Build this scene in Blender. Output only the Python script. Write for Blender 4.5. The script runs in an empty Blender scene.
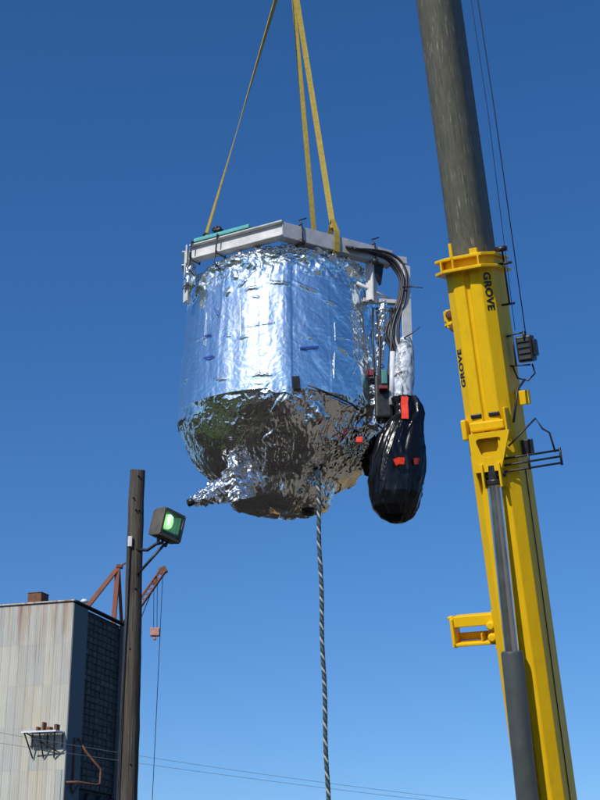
import bpy, math, random
import numpy as np
from mathutils import Vector, Matrix, noise

random.seed(7)
R_ = math.radians
sc = bpy.context.scene
COL = sc.collection

# ------------------------------------------------------------------ camera
FPX = 1400.0                     # focal length in photo pixels (600 x 800)
PITCH = R_(20.0)
CAM = Vector((0, 0, 1.7))
cd = bpy.data.cameras.new('camera')
cam = bpy.data.objects.new('camera', cd)
COL.objects.link(cam)
cam.location = CAM
cam.rotation_euler = (R_(90) + PITCH, 0, 0)
cd.sensor_fit = 'VERTICAL'
cd.sensor_height = 24.0
cd.lens = 24.0 * FPX / 800.0
cd.clip_start = 0.1
cd.clip_end = 12000
sc.camera = cam

# ------------------------------------------------------------------ light
SUN_EL = R_(38)
SUN_LEFT = R_(33)                # sun stands behind the camera, this far to the left
sun_dir = Vector((-math.sin(SUN_LEFT) * math.cos(SUN_EL), -math.cos(SUN_LEFT) * math.cos(SUN_EL), math.sin(SUN_EL)))
w = bpy.data.worlds.new('World')
sc.world = w
w.use_nodes = True
wn = w.node_tree.nodes
wl = w.node_tree.links
sky = wn.new('ShaderNodeTexSky')
sky.sky_type = 'NISHITA'
sky.sun_disc = False
sky.sun_elevation = SUN_EL
sky.sun_rotation = math.atan2(sun_dir.x, sun_dir.y)
sky.altitude = 0
sky.air_density = 1.0
sky.dust_density = 0.5
sky.ozone_density = 5.0
wtc = wn.new('ShaderNodeTexCoord')
wad = wn.new('ShaderNodeVectorMath')
wad.operation = 'ADD'
wad.inputs[1].default_value = (0, 0, 0.075)      # the horizon haze layer lies a little lower
wnm = wn.new('ShaderNodeVectorMath')
wnm.operation = 'NORMALIZE'
wl.new(wtc.outputs['Generated'], wad.inputs[0])
wl.new(wad.outputs[0], wnm.inputs[0])
wl.new(wnm.outputs[0], sky.inputs['Vector'])
hsv = wn.new('ShaderNodeHueSaturation')
hsv.inputs['Saturation'].default_value = 1.23
hsv.inputs['Hue'].default_value = 0.506
hsv.inputs['Value'].default_value = 1.40
wl.new(sky.outputs[0], hsv.inputs['Color'])
wl.new(hsv.outputs[0], wn['Background'].inputs['Color'])
wn['Background'].inputs['Strength'].default_value = 0.09
sd = bpy.data.lights.new('sun', 'SUN')
sd.energy = 4.0
sd.angle = R_(0.55)
sd.color = (1.0, 0.955, 0.88)
so = bpy.data.objects.new('sun', sd)
COL.objects.link(so)
so.rotation_euler = sun_dir.to_track_quat('Z', 'Y').to_euler()
so.location = sun_dir * 60
sc.view_settings.view_transform = 'Standard'
sc.view_settings.look = 'None'
sc.view_settings.exposure = 0.0
sc.view_settings.gamma = 1.0

# ------------------------------------------------------------------ helpers
CP, SP = math.cos(PITCH), math.sin(PITCH)


def ray(u, v):
    xr, yr = (u - 300) / FPX, (400 - v) / FPX
    return Vector((xr, CP - yr * SP, SP + yr * CP))


def at(u, v, Y):
    """the point of the place, Y metres north of the camera, seen in direction (u, v)"""
    d = ray(u, v)
    return CAM + d * (Y / d.y)


def atz(u, v, z):
    d = ray(u, v)
    return CAM + d * ((z - CAM.z) / d.z)


def proj(p):
    q = p - CAM
    f = q.y * CP + q.z * SP
    return 300 + FPX * q.x / f, 400 - FPX * (-q.y * SP + q.z * CP) / f


def N(p):
    return noise.noise(p)


class MB:
    def __init__(self):
        self.v, self.f = [], []

    def add(self, vs, fs):
        o = len(self.v)
        self.v += [Vector(p) for p in vs]
        self.f += [tuple(i + o for i in f) for f in fs]
        return self

    def box(self, c, x, y, z):
        """c centre, x y z half-extent vectors"""
        c, x, y, z = map(Vector, (c, x, y, z))
        vs = [c + x * i + y * j + z * k for i in (-1, 1) for j in (-1, 1) for k in (-1, 1)]
        fs = [(0, 1, 3, 2), (4, 6, 7, 5), (0, 4, 5, 1), (2, 3, 7, 6), (0, 2, 6, 4), (1, 5, 7, 3)]
        return self.add(vs, fs)

    def abox(self, x0, x1, y0, y1, z0, z1):
        return self.box(((x0 + x1) / 2, (y0 + y1) / 2, (z0 + z1) / 2), ((x1 - x0) / 2, 0, 0), (0, (y1 - y0) / 2, 0), (0, 0, (z1 - z0) / 2))

    def bar(self, a, b, wdt, hgt, up=(0, 0, 1)):
        a, b = Vector(a), Vector(b)
        d = (b - a)
        L = d.length
        d.normalize()
        s = d.cross(Vector(up))
        if s.length < 1e-4:
            s = d.cross(Vector((0, 1, 0)))
        s.normalize()
        t = s.cross(d).normalized()
        return self.box((a + b) / 2, d * L / 2, s * wdt / 2, t * hgt / 2)

    def tube(self, path, r, n=8, cap=True):
        path = [Vector(p) for p in path]
        rs = r if isinstance(r, (list, tuple)) else [r] * len(path)
        vs, fs = [], []
        prev = None
        for i, p in enumerate(path):
            t = (path[min(i + 1, len(path) - 1)] - path[max(i - 1, 0)]).normalized()
            if prev is None:
                s = t.cross(Vector((0.13, 0.31, 0.94)))
                if s.length < 1e-3:
                    s = t.cross(Vector((1, 0, 0)))
            else:
                s = prev - t * prev.dot(t)
            s.normalize()
            prev = s
            q = t.cross(s)
            for k in range(n):
                a = 2 * math.pi * k / n
                vs.append(p + (s * math.cos(a) + q * math.sin(a)) * rs[i])
        for i in range(len(path) - 1):
            for k in range(n):
                k2 = (k + 1) % n
                fs.append((i * n + k, i * n + k2, (i + 1) * n + k2, (i + 1) * n + k))
        if cap:
            fs.append(tuple(range(n - 1, -1, -1)))
            fs.append(tuple(range((len(path) - 1) * n, len(path) * n)))
        return self.add(vs, fs)

    def prism(self, poly, o, ex, ey, ez):
        """poly in (ex, ey) extruded by vector ez from o"""
        o, ex, ey, ez = map(Vector, (o, ex, ey, ez))
        n = len(poly)
        vs = [o + ex * a + ey * b for a, b in poly] + [o + ex * a + ey * b + ez for a, b in poly]
        fs = [(i, (i + 1) % n, n + (i + 1) % n, n + i) for i in range(n)]
        fs += [tuple(range(n - 1, -1, -1)), tuple(range(n, 2 * n))]
        return self.add(vs, fs)

    def lathe(self, prof, o, ax, n=24):
        o, ax = Vector(o), Vector(ax).normalized()
        s = ax.cross(Vector((0, 1, 0.2))).normalized()
        q = ax.cross(s)
        vs, fs = [], []
        for r, h in prof:
            for k in range(n):
                a = 2 * math.pi * k / n
                vs.append(o + ax * h + (s * math.cos(a) + q * math.sin(a)) * r)
        m = len(prof)
        for i in range(m - 1):
            for k in range(n):
                k2 = (k + 1) % n
                fs.append((i * n + k, i * n + k2, (i + 1) * n + k2, (i + 1) * n + k))
        fs.append(tuple(range(n - 1, -1, -1)))
        fs.append(tuple(range((m - 1) * n, m * n)))
        return self.add(vs, fs)

    def mesh(self, name, m, smooth=False, off=None):
        me = bpy.data.meshes.new(name)
        vs = self.v if off is None else [p - off for p in self.v]
        me.from_pydata([tuple(p) for p in vs], [], self.f)
        import bmesh
        bm = bmesh.new()
        bm.from_mesh(me)
        bmesh.ops.recalc_face_normals(bm, faces=bm.faces)
        bm.to_mesh(me)
        bm.free()
        me.materials.append(m)
        if smooth:
            me.polygons.foreach_set('use_smooth', [True] * len(me.polygons))
        return me

    def build(self, name, m, parent=None, smooth=False, bevel=0.0, auto=None):
        """mesh is kept relative to its parent's base"""
        base = Vector((0, 0, 0))
        q = parent
        while q is not None:
            base = base + q.location
            q = q.parent
        o = bpy.data.objects.new(name, self.mesh(name, m, smooth, base))
        COL.objects.link(o)
        o.parent = parent
        if bevel:
            b = o.modifiers.new('bevel', 'BEVEL')
            b.width = bevel
            b.segments = 2
            b.limit_method = 'ANGLE'
            b.angle_limit = R_(40)
        if auto is not None:
            me = o.data
            me.polygons.foreach_set('use_smooth', [True] * len(me.polygons))
            me.set_sharp_from_angle(angle=R_(auto))
        return o


def tag(o, label=None, cat=None, group=None, kind=None):
    if label:
        o['label'] = label
    if cat:
        o['category'] = cat
    if group:
        o['group'] = group
    if kind:
        o['kind'] = kind
    return o


def thing(name, loc, label, cat, group=None):
    o = bpy.data.objects.new(name, None)
    o.empty_display_size = 0.2
    COL.objects.link(o)
    o.location = loc
    return tag(o, label, cat, group)


# ------------------------------------------------------------------ materials
class NT:
    def __init__(self, name):
        self.m = bpy.data.materials.new(name)
        self.m.use_nodes = True
        self.n = self.m.node_tree.nodes
        self.l = self.m.node_tree.links
        self.b = self.n['Principled BSDF']

    def new(self, t, **kw):
        n = self.n.new(t)
        for k, v in kw.items():
            if k in n.inputs:
                n.inputs[k].default_value = v
            else:
                setattr(n, k, v)
        return n

    def link(self, a, b):
        self.l.new(a, b)

    def coords(self, scale=(1, 1, 1), kind='Object', rot=(0, 0, 0)):
        tc = self.new('ShaderNodeTexCoord')
        mp = self.new('ShaderNodeMapping')
        mp.inputs['Scale'].default_value = scale
        mp.inputs['Rotation'].default_value = rot
        if kind == 'World':
            g = self.new('ShaderNodeNewGeometry')
            self.link(g.outputs['Position'], mp.inputs['Vector'])
        else:
            self.link(tc.outputs[kind], mp.inputs['Vector'])
        return mp.outputs[0]

    def noise(self, vec, scale, detail=4, rough=0.6, dist=0.0):
        n = self.new('ShaderNodeTexNoise')
        n.inputs['Scale'].default_value = scale
        n.inputs['Detail'].default_value = detail
        n.inputs['Roughness'].default_value = rough
        n.inputs['Distortion'].default_value = dist
        self.link(vec, n.inputs['Vector'])
        return n.outputs['Fac']

    def ramp(self, fac, stops):
        r = self.new('ShaderNodeValToRGB')
        e = r.color_ramp.elements
        while len(e) < len(stops):
            e.new(0.5)
        for i, (p, c) in enumerate(stops):
            e[i].position = p
            e[i].color = (c[0], c[1], c[2], 1) if not isinstance(c, (int, float)) else (c, c, c, 1)
        self.link(fac, r.inputs[0])
        return r.outputs[0]

    def mix(self, fac, a, b, mode='MIX'):
        n = self.new('ShaderNodeMix', data_type='RGBA', blend_type=mode)
        for sck, val in ((0, fac), (6, a), (7, b)):
            if hasattr(val, 'is_output'):
                self.link(val, n.inputs[sck])
            elif sck == 0:
                n.inputs[0].default_value = val
            else:
                n.inputs[sck].default_value = (val[0], val[1], val[2], 1)
        return n.outputs[2]

    def bump(self, h, strength=0.3, dist=0.01):
        b = self.new('ShaderNodeBump')
        b.inputs['Strength'].default_value = strength
        b.inputs['Distance'].default_value = dist
        self.link(h, b.inputs['Height'])
        self.link(b.outputs[0], self.b.inputs['Normal'])

    def set(self, col=None, rough=None, metal=None, spec=None):
        for nm, v in (('Base Color', col), ('Roughness', rough), ('Metallic', metal), ('Specular IOR Level', spec)):
            if v is None:
                continue
            if hasattr(v, 'is_output'):
                self.link(v, self.b.inputs[nm])
            elif nm == 'Base Color':
                self.b.inputs[nm].default_value = (v[0], v[1], v[2], 1)
            else:
                self.b.inputs[nm].default_value = v
        return self


def simple(name, col, rough=0.5, metal=0.0, var=0.25, scale=6.0, bump=0.0, spec=0.5, bscale=40):
    t = NT(name)
    v = t.coords()
    n = t.noise(v, scale, 5)
    d = tuple(c * (1 - var) for c in col)
    b = tuple(min(1, c * (1 + var * 0.6)) for c in col)
    t.set(t.ramp(n, [(0.3, d), (0.7, b)]), None, metal, spec)
    t.set(rough=t.ramp(n, [(0.3, max(0.02, rough * 0.8)), (0.7, min(1, rough * 1.2))]))
    if bump:
        t.bump(t.noise(v, bscale, 4), bump, 0.01)
    return t.m


def foil_mat(name, rough, bump, col=(0.88, 0.885, 0.9), haze=0.3, bscale=45, hrough=0.5):
    t = NT(name)
    v = t.coords()
    n1 = t.noise(v, 7, 4)
    c = t.ramp(n1, [(0.3, tuple(c * 0.93 for c in col)), (0.7, col)])
    t.set(c, None, 1.0)
    t.set(rough=t.ramp(t.noise(v, 13, 3), [(0.35, rough * 0.6), (0.7, rough * 1.5)]))
    vor = t.new('ShaderNodeTexVoronoi', feature='F2')
    vor.inputs['Scale'].default_value = bscale * 0.8
    t.link(v, vor.inputs['Vector'])
    h = t.mix(0.5, t.noise(v, bscale, 6, 0.65, 0.6), vor.outputs['Distance'])
    t.bump(h, bump, 0.012)
    # the plastic film's milky scatter on top of the mirror
    g = t.new('ShaderNodeBsdfGlossy')
    g.inputs['Roughness'].default_value = hrough
    t.link(c, g.inputs['Color'])
    mx = t.new('ShaderNodeMixShader')
    mx.inputs[0].default_value = haze
    t.link(t.b.outputs[0], mx.inputs[1])
    t.link(g.outputs[0], mx.inputs[2])
    t.link(mx.outputs[0], t.n['Material Output'].inputs['Surface'])
    return t.m


M_film = foil_mat('silver_film', 0.09, 0.08, (0.82, 0.925, 0.95), 0.19, 30)
M_foil = foil_mat('crumpled_foil', 0.055, 0.14, (0.80, 0.77, 0.72), 0.13, 60, 0.27)
M_foil2 = foil_mat('loose_foil', 0.07, 0.25, (0.85, 0.85, 0.84), 0.28, 60, 0.34)
M_alu = simple('painted_steel_white', (0.60, 0.60, 0.58), 0.45, 0.0, 0.22, 9, 0.05)
M_beamgrey = simple('galvanised_beam', (0.47, 0.47, 0.47), 0.42, 0.25, 0.2, 12, 0.05)
M_black = simple('black_rubber', (0.012, 0.012, 0.014), 0.4, 0, 0.3, 10)
M_tape = simple('orange_red_tape', (0.80, 0.045, 0.012), 0.38, 0, 0.15, 20, 0.15)
M_teal = simple('teal_foam', (0.10, 0.42, 0.40), 0.75, 0, 0.25, 18, 0.2)
M_teal2 = simple('teal_valve_paint', (0.05, 0.20, 0.19), 0.6)
M_redp = simple('red_fitting_paint', (0.17, 0.015, 0.015), 0.5)
M_bluetape = simple('blue_tape', (0.03, 0.09, 0.40), 0.45, 0, 0.15, 20)
M_darkplate = simple('dark_plate', (0.03, 0.028, 0.025), 0.35, 0.3, 0.4, 20)
M_sling = simple('yellow_webbing', (0.36, 0.27, 0.05), 0.8, 0, 0.25, 30, 0.25, 0.3, 160)
M_ropew = simple('rope_pale_strand', (0.33, 0.38, 0.36), 0.85, 0, 0.3, 60, 0.4)
M_roped = simple('rope_dark_strand', (0.022, 0.034, 0.038), 0.8, 0, 0.3, 60, 0.4)
M_chrome = simple('chrome_rod', (0.72, 0.73, 0.75), 0.24, 1.0, 0.1, 3)
M_barrel = simple('cylinder_grey_paint', (0.062, 0.072, 0.070), 0.38, 0, 0.22, 3, 0.03)
M_darkmetal = simple('dark_steel', (0.035, 0.037, 0.04), 0.45, 0.4, 0.35, 14, 0.1)
M_cable = simple('cable_black', (0.018, 0.018, 0.02), 0.45, 0, 0.2, 20)
M_wire = simple('steel_wire', (0.03, 0.035, 0.045), 0.5, 0.3, 0.2, 5)
M_line = simple('weathered_line', (0.10, 0.11, 0.13), 0.6, 0, 0.2, 5)
M_flood = simple('bronze_lamp_housing', (0.115, 0.098, 0.072), 0.5, 0.1, 0.25, 6, 0.05)
M_white = simple('white_plastic_wrap', (0.66, 0.70, 0.74), 0.25, 0, 0.2, 16, 0.5, 0.5, 30)
def make_wrap():
    t = NT('clear_plastic_over_cables')
    v = t.coords((1, 1, 0.45))
    n = t.noise(v, 16, 4, 0.7, 1.2)
    c = t.ramp(n, [(0.36, (0.04, 0.045, 0.05)), (0.47, (0.30, 0.34, 0.38)), (0.58, (0.62, 0.67, 0.72))])
    t.set(c, 0.22, 0.0, 0.5)
    t.bump(n, 0.5, 0.02)
    return t.m


M_wrap = make_wrap()
M_rust = simple('rusty_steel', (0.16, 0.065, 0.03), 0.8, 0, 0.5, 6, 0.3)
M_orange = simple('red_oxide_crane_paint', (0.24, 0.075, 0.04), 0.7, 0, 0.35, 2, 0.1)
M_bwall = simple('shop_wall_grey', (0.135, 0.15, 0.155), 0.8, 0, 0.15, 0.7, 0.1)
M_bdark = simple('window_wall_backing', (0.03, 0.035, 0.04), 0.8, 0, 0.3, 2)
M_frame = simple('window_bars', (0.050, 0.046, 0.038), 0.8, 0, 0.35, 3)
M_rubber = simple('tyre_rubber', (0.02, 0.02, 0.02), 0.85, 0, 0.3, 20, 0.2)


def make_yellow():
    t = NT('crane_yellow_paint')
    v = t.coords()
    n = t.noise(v, 1.4, 6, 0.7)
    n2 = t.noise(v, 9, 6, 0.75)
    c = t.ramp(n, [(0.3, (0.76, 0.455, 0.008)), (0.7, (0.84, 0.52, 0.012))])
    dirt = t.ramp(n2, [(0.60, 0.0), (0.82, 0.35)])
    c = t.mix(dirt, c, (0.30, 0.17, 0.02))
    st = t.noise(t.coords((7, 7, 0.35)), 1.5, 5, 0.7)
    c = t.mix(t.ramp(st, [(0.52, 0.0), (0.75, 0.30)]), c, (0.36, 0.22, 0.02))
    fine = t.noise(v, 34, 3, 0.7)
    c = t.mix(t.ramp(fine, [(0.68, 0.0), (0.76, 0.45)]), c, (0.20, 0.12, 0.03))
    t.set(c, t.ramp(n2, [(0.3, 0.40), (0.8, 0.6)]), 0.0, 0.10)
    t.bump(t.noise(v, 3.0, 3), 0.12, 0.01)
    return t.m


M_yel = make_yellow()


def make_inner():
    """grey-green telescoping section, greasy, with worn streaks along its length"""
    t = NT('boom_grey_worn_paint')
    tc = t.new('ShaderNodeTexCoord')
    mp = t.new('ShaderNodeMapping')
    t.link(tc.outputs['UV'], mp.inputs['Vector'])
    mp.inputs['Scale'].default_value = (26, 1.0, 1)
    n = t.noise(mp.outputs[0], 1.6, 4, 0.6)
    mp2 = t.new('ShaderNodeMapping')
    t.link(tc.outputs['UV'], mp2.inputs['Vector'])
    mp2.inputs['Scale'].default_value = (52, 3.2, 1)
    n2 = t.noise(mp2.outputs[0], 1.0, 3, 0.55)
    mp3 = t.new('ShaderNodeMapping')
    t.link(tc.outputs['UV'], mp3.inputs['Vector'])
    mp3.inputs['Scale'].default_value = (3.0, 0.9, 1)
    n3 = t.noise(mp3.outputs[0], 1.3, 3, 0.6)
    base = t.ramp(n, [(0.3, (0.066, 0.066, 0.050)), (0.7, (0.118, 0.115, 0.086))])
    gate = t.ramp(n3, [(0.36, 0.0), (0.58, 1.0)])
    fl = t.ramp(n2, [(0.60, 0.0), (0.66, 1.0)])
    mm = t.new('ShaderNodeMath', operation='MULTIPLY')
    t.link(gate, mm.inputs[0])
    t.link(fl, mm.inputs[1])
    n4 = t.noise(mp3.outputs[0], 5.0, 5, 0.75)
    base = t.mix(t.ramp(n4, [(0.45, 0.0), (0.7, 0.6)]), base, (0.15, 0.145, 0.10))
    c = t.mix(mm.outputs[0], base, (0.28, 0.265, 0.18))
    t.set(c, t.ramp(n, [(0.3, 0.5), (0.7, 0.65)]), 0.0, 0.3)
    t.bump(n, 0.06, 0.01)
    return t.m


M_inner = make_inner()


def make_bag():
    t = NT('black_bin_liner')
    v = t.coords((1, 1, 0.35))
    n = t.noise(v, 14, 5, 0.65, 0.6)
    t.set((0.004, 0.004, 0.005), 0.23, 0.0, 0.32)
    t.bump(n, 0.22, 0.010)
    return t.m


M_bag = make_bag()


def make_wood():
    t = NT('weathered_pole_wood')
    v = t.coords((9, 9, 0.45))
    n = t.noise(v, 2.2, 6, 0.7, 0.3)
    v2 = t.coords((26, 26, 0.5))
    n2 = t.noise(v2, 1.6, 4, 0.7)
    n3 = t.noise(t.coords((1, 1, 0.5)), 2.0, 4)
    c = t.ramp(n, [(0.30, (0.030, 0.025, 0.020)), (0.5, (0.075, 0.064, 0.050)), (0.72, (0.16, 0.14, 0.115))])
    c = t.mix(t.ramp(n2, [(0.52, 0.0), (0.62, 0.9)]), c, (0.014, 0.012, 0.010))
    c = t.mix(t.ramp(n3, [(0.4, 0.0), (0.7, 0.5)]), c, (0.07, 0.06, 0.05))
    t.set(c, 0.85, 0.0, 0.3)
    t.bump(n2, 0.8, 0.02)
    return t.m


M_wood = make_wood()


def make_siding():
    t = NT('weathered_siding_sheet')
    oi = t.new('ShaderNodeObjectInfo')
    v = t.coords((1.6, 1.6, 0.10), 'World')
    n = t.noise(v, 1.3, 6, 0.7, 0.2)
    v2 = t.coords((2.2, 2.2, 0.07), 'World')
    n2 = t.noise(v2, 2.2, 5, 0.7)
    c = t.ramp(oi.outputs['Random'], [(0.0, (0.37, 0.385, 0.365)), (0.5, (0.43, 0.43, 0.375)), (0.85, (0.47, 0.465, 0.40)), (1.0, (0.46, 0.43, 0.33))])
    c = t.mix(t.ramp(n, [(0.46, 0.0), (0.70, 0.5)]), c, (0.43, 0.37, 0.25))
    c = t.mix(t.ramp(n2, [(0.56, 0.0), (0.74, 0.85)]), c, (0.25, 0.12, 0.05))
    # rust run down from the roof edge, in streaks
    g = t.new('ShaderNodeNewGeometry')
    sx = t.new('ShaderNodeSeparateXYZ')
    t.link(g.outputs['Position'], sx.inputs[0])
    mr = t.new('ShaderNodeMapRange')
    mr.inputs['From Min'].default_value = 14.2
    mr.inputs['From Max'].default_value = 18.6
    t.link(sx.outputs['Z'], mr.inputs['Value'])
    st = t.ramp(t.noise(t.coords((1.9, 1.9, 0.05), 'World'), 1.0, 4, 0.65), [(0.42, 0.0), (0.60, 1.0)])
    mu = t.new('ShaderNodeMath', operation='MULTIPLY')
    pw_ = t.new('ShaderNodeMath', operation='POWER')
    pw_.inputs[1].default_value = 1.6
    t.link(mr.outputs[0], pw_.inputs[0])
    t.link(pw_.outputs[0], mu.inputs[0])
    t.link(st, mu.inputs[1])
    c = t.mix(mu.outputs[0], c, (0.24, 0.125, 0.06))
    n3 = t.noise(t.coords((1.1, 1.1, 0.3), 'World'), 1.0, 3)
    c = t.mix(t.ramp(n3, [(0.5, 0.0), (0.7, 0.5)]), c, (0.50, 0.50, 0.48))
    t.set(c, 0.75, 0.0, 0.3)
    return t.m


M_siding = make_siding()


def make_pane():
    t = NT('grimy_window_glass')
    oi = t.new('ShaderNodeObjectInfo')
    c = t.ramp(oi.outputs['Random'], [(0.0, (0.024, 0.021, 0.016)), (0.8, (0.044, 0.039, 0.030)), (1.0, (0.085, 0.077, 0.064))])
    t.set(c, 0.6, 0.0, 0.35)
    t.bump(t.noise(t.coords(), 5, 3), 0.2, 0.02)
    return t.m


M_pane = make_pane()


def make_ground():
    t = NT('yard_asphalt')
    v = t.coords((1, 1, 1), 'World')
    n = t.noise(v, 0.35, 6, 0.7)
    n2 = t.noise(v, 1.6, 5, 0.7)
    n3 = t.noise(v, 30, 3, 0.7)
    c = t.ramp(n, [(0.35, (0.006, 0.0055, 0.005)), (0.52, (0.018, 0.015, 0.012)), (0.62, (0.07, 0.06, 0.045))])
    c = t.mix(t.ramp(n2, [(0.56, 0.0), (0.70, 0.7)]), c, (0.11, 0.085, 0.05))
    c = t.mix(t.ramp(n3, [(0.35, 0.4), (0.6, 0.0)]), c, (0.02, 0.02, 0.018))
    t.set(c, 0.9, 0.0, 0.3)
    t.bump(n3, 0.5, 0.01)
    return t.m


M_ground = make_ground()
M_grass = simple('weedy_grass', (0.05, 0.085, 0.018), 0.9, 0, 0.5, 1.5, 0.6, 0.2, 12)

# ------------------------------------------------------------------ ground
g = MB()
xs = [-3000, -300, -60, -20, 0, 20, 60, 300, 3000]
for i, x in enumerate(xs):
    for y in xs:
        g.v.append(Vector((x, y, 0)))
k = len(xs)
for i in range(k - 1):
    for j in range(k - 1):
        g.f.append((i * k + j, (i + 1) * k + j, (i + 1) * k + j + 1, i * k + j + 1))
tag(g.build('ground', M_ground), kind='structure')
gv = MB()
for poly in ([(-30, -14), (-12, -12), (-9, 2), (-11, 16), (-26, 20), (-40, 8)],):
    gv.add([(x, y, 0.02) for x, y in poly], [tuple(range(len(poly)))])
tag(gv.build('grass_verge', M_grass), kind='structure')

t = NT('added_pale_concrete')
v = t.coords((1, 1, 1), 'World')
n = t.noise(v, 0.8, 7, 0.75)
t.set(t.ramp(n, [(0.40, (0.035, 0.030, 0.024)), (0.48, (0.13, 0.115, 0.09)), (0.58, (0.42, 0.38, 0.30))]), 0.9, 0.0, 0.3)
ap = MB()  # unseen pale slab, added to show in the foil and bounce light
ap.add([(x, y, 0.008) for x, y in ((2.6, -16), (60, -24), (60, 70), (5.5, 70), (2.2, 30), (1.6, 17), (3.2, 9), (2.0, 2))], [tuple(range(8))])
tag(ap.build('added_pale_apron', t.m), kind='structure')
tr = MB()  # unseen trees behind the camera, added so the foil reflects a dark band
for i in range(46):
    a = math.radians(95 + 170 * i / 45 + random.uniform(-2, 2))
    rr_ = random.uniform(44, 54)
    cx, cy = rr_ * math.sin(a), rr_ * math.cos(a) + 8
    hh_ = random.uniform(5.5, 9.5)
    o0 = len(tr.v)
    nu, nv = 16, 10
    for q in range(nv + 1):
        ph = math.pi * q / nv
        for k_ in range(nu):
            th = 2 * math.pi * k_ / nu
            d_ = Vector((math.sin(ph) * math.cos(th), math.sin(ph) * math.sin(th), math.cos(ph)))
            f_ = 1 + 0.35 * N(d_ * 2.3 + Vector((i, 0, 0))) + 0.25 * N(d_ * 5 + Vector((i, 3, 0)))
            tr.v.append(Vector((cx, cy, hh_ * 0.48)) + Vector((d_.x * 3.6, d_.y * 3.0, d_.z * hh_ * 0.5)) * f_)
    for q in range(nv):
        for k_ in range(nu):
            k2_ = (k_ + 1) % nu
            tr.f.append((o0 + q * nu + k_, o0 + q * nu + k2_, o0 + (q + 1) * nu + k2_, o0 + (q + 1) * nu + k_))
tag(tr.build('added_tree_line', simple('added_dark_foliage', (0.032, 0.038, 0.014), 0.9, 0, 0.6, 1.2, 0.8, 0.2, 6), None), kind='stuff')

# ------------------------------------------------------------------ far shop building
BY = 80.0
C0 = at(74, 599.5, BY)                       # near top corner
TOPZ = C0.z
dl = Vector((-1, 0.33, 0)).normalized()      # along the sunlit wall, to the left
dr = Vector((0.28, 1, 0)).normalized()       # along the shaded wall, away
nl = Vector((dl.y, -dl.x, 0))
if nl.y > 0:
    nl = -nl
nr = Vector((dr.y, -dr.x, 0))
if nr.x < 0:
    nr = -nr
C = Vector((C0.x, C0.y, 0))
LL, LR = 16.0, 13.0
for _i in range(60):
    if proj(C0 + dr * LR)[0] > 131:
        LR -= 0.1
bld = thing('shop_building', C, 'tall weathered grey metal shop building with rust streaked siding and dark window wall', 'building')
m = MB()
p = [C - nl * 0.25 - nr * 0.25, C + dl * LL - nl * 0.25, C + dl * LL + dr * LR, C + dr * LR - nr * 0.25]
m.add([Vector((q.x, q.y, 0)) for q in p] + [Vector((q.x, q.y, TOPZ - 0.15)) for q in p],
      [(0, 1, 5, 4), (1, 2, 6, 5), (2, 3, 7, 6), (3, 0, 4, 7), (4, 5, 6, 7), (3, 2, 1, 0)])
m.build('wall', M_bdark, bld)
# siding sheets, one mesh shared
SW, SH = 0.56, 2.35
sm = MB()
pts = []
nrib = 4
for i in range(nrib):
    a = i / nrib * SW
    s_ = SW / nrib
    pts += [(a + s_ * 0.02, 0.0), (a + s_ * 0.55, 0.0), (a + s_ * 0.65, 0.010), (a + s_ * 0.92, 0.010)]
pts = [(max(0.006, q[0]), q[1]) for q in pts]
pts.append((SW - 0.006, 0.0))
nn = len(pts)
for z in (-0.03, SH):
    for a, h in pts:
        sm.v.append(dl * a + nl * (h + 0.02) + Vector((0, 0, z)))
for i in range(nn - 1):
    sm.f.append((i, i + 1, nn + i + 1, nn + i))
sheet = sm.mesh('siding_sheet', M_siding)
ncol = int(LL / SW)
z = TOPZ - 0.12
row = 0
while z - SH > -1 and row < 8:
    for c_ in range(ncol):
        o = bpy.data.objects.new('siding_sheet', sheet)
        COL.objects.link(o)
        o.parent = bld
        q = dl * (c_ * SW) + nl * (-0.004 * row + random.uniform(-0.0015, 0.0015))
        stag = 0.0 if row else 0.0
        o.location = (q.x, q.y, z - SH + (stag if row < 7 else 0))
        if row == 0:
            ex_ = 0.0
            o.location.z -= ex_ - 0.0
            o.scale.z = (SH + ex_) / SH
    z -= SH
    row += 1
# coping and corner trims
MB().bar(C + Vector((0, 0, TOPZ - 0.05)) - nl * 0.06 - dl * 0.1, C + dl * LL + Vector((0, 0, TOPZ - 0.05)) - nl * 0.06, 0.4, 0.08).build('coping', M_siding, bld)
MB().bar(C + dr * 0.14 + Vector((0, 0, TOPZ - 0.05)) - nr * 0.05, C + dr * LR + Vector((0, 0, TOPZ - 0.05)) - nr * 0.05, 0.4, 0.08).build('coping', M_frame, bld)


def face_u(L, zz, off=0.0):
    return C + dr * L + nr * off + Vector((0, 0, zz))


def L_at_u(u, zz):
    lo, hi = 0, LR
    for _ in range(40):
        md = (lo + hi) / 2
        if proj(face_u(md, zz))[0] < u:
            lo = md
        else:
            hi = md
    return lo


L1 = L_at_u(85.5, 16)
L2 = L_at_u(119.5, 15)
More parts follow.
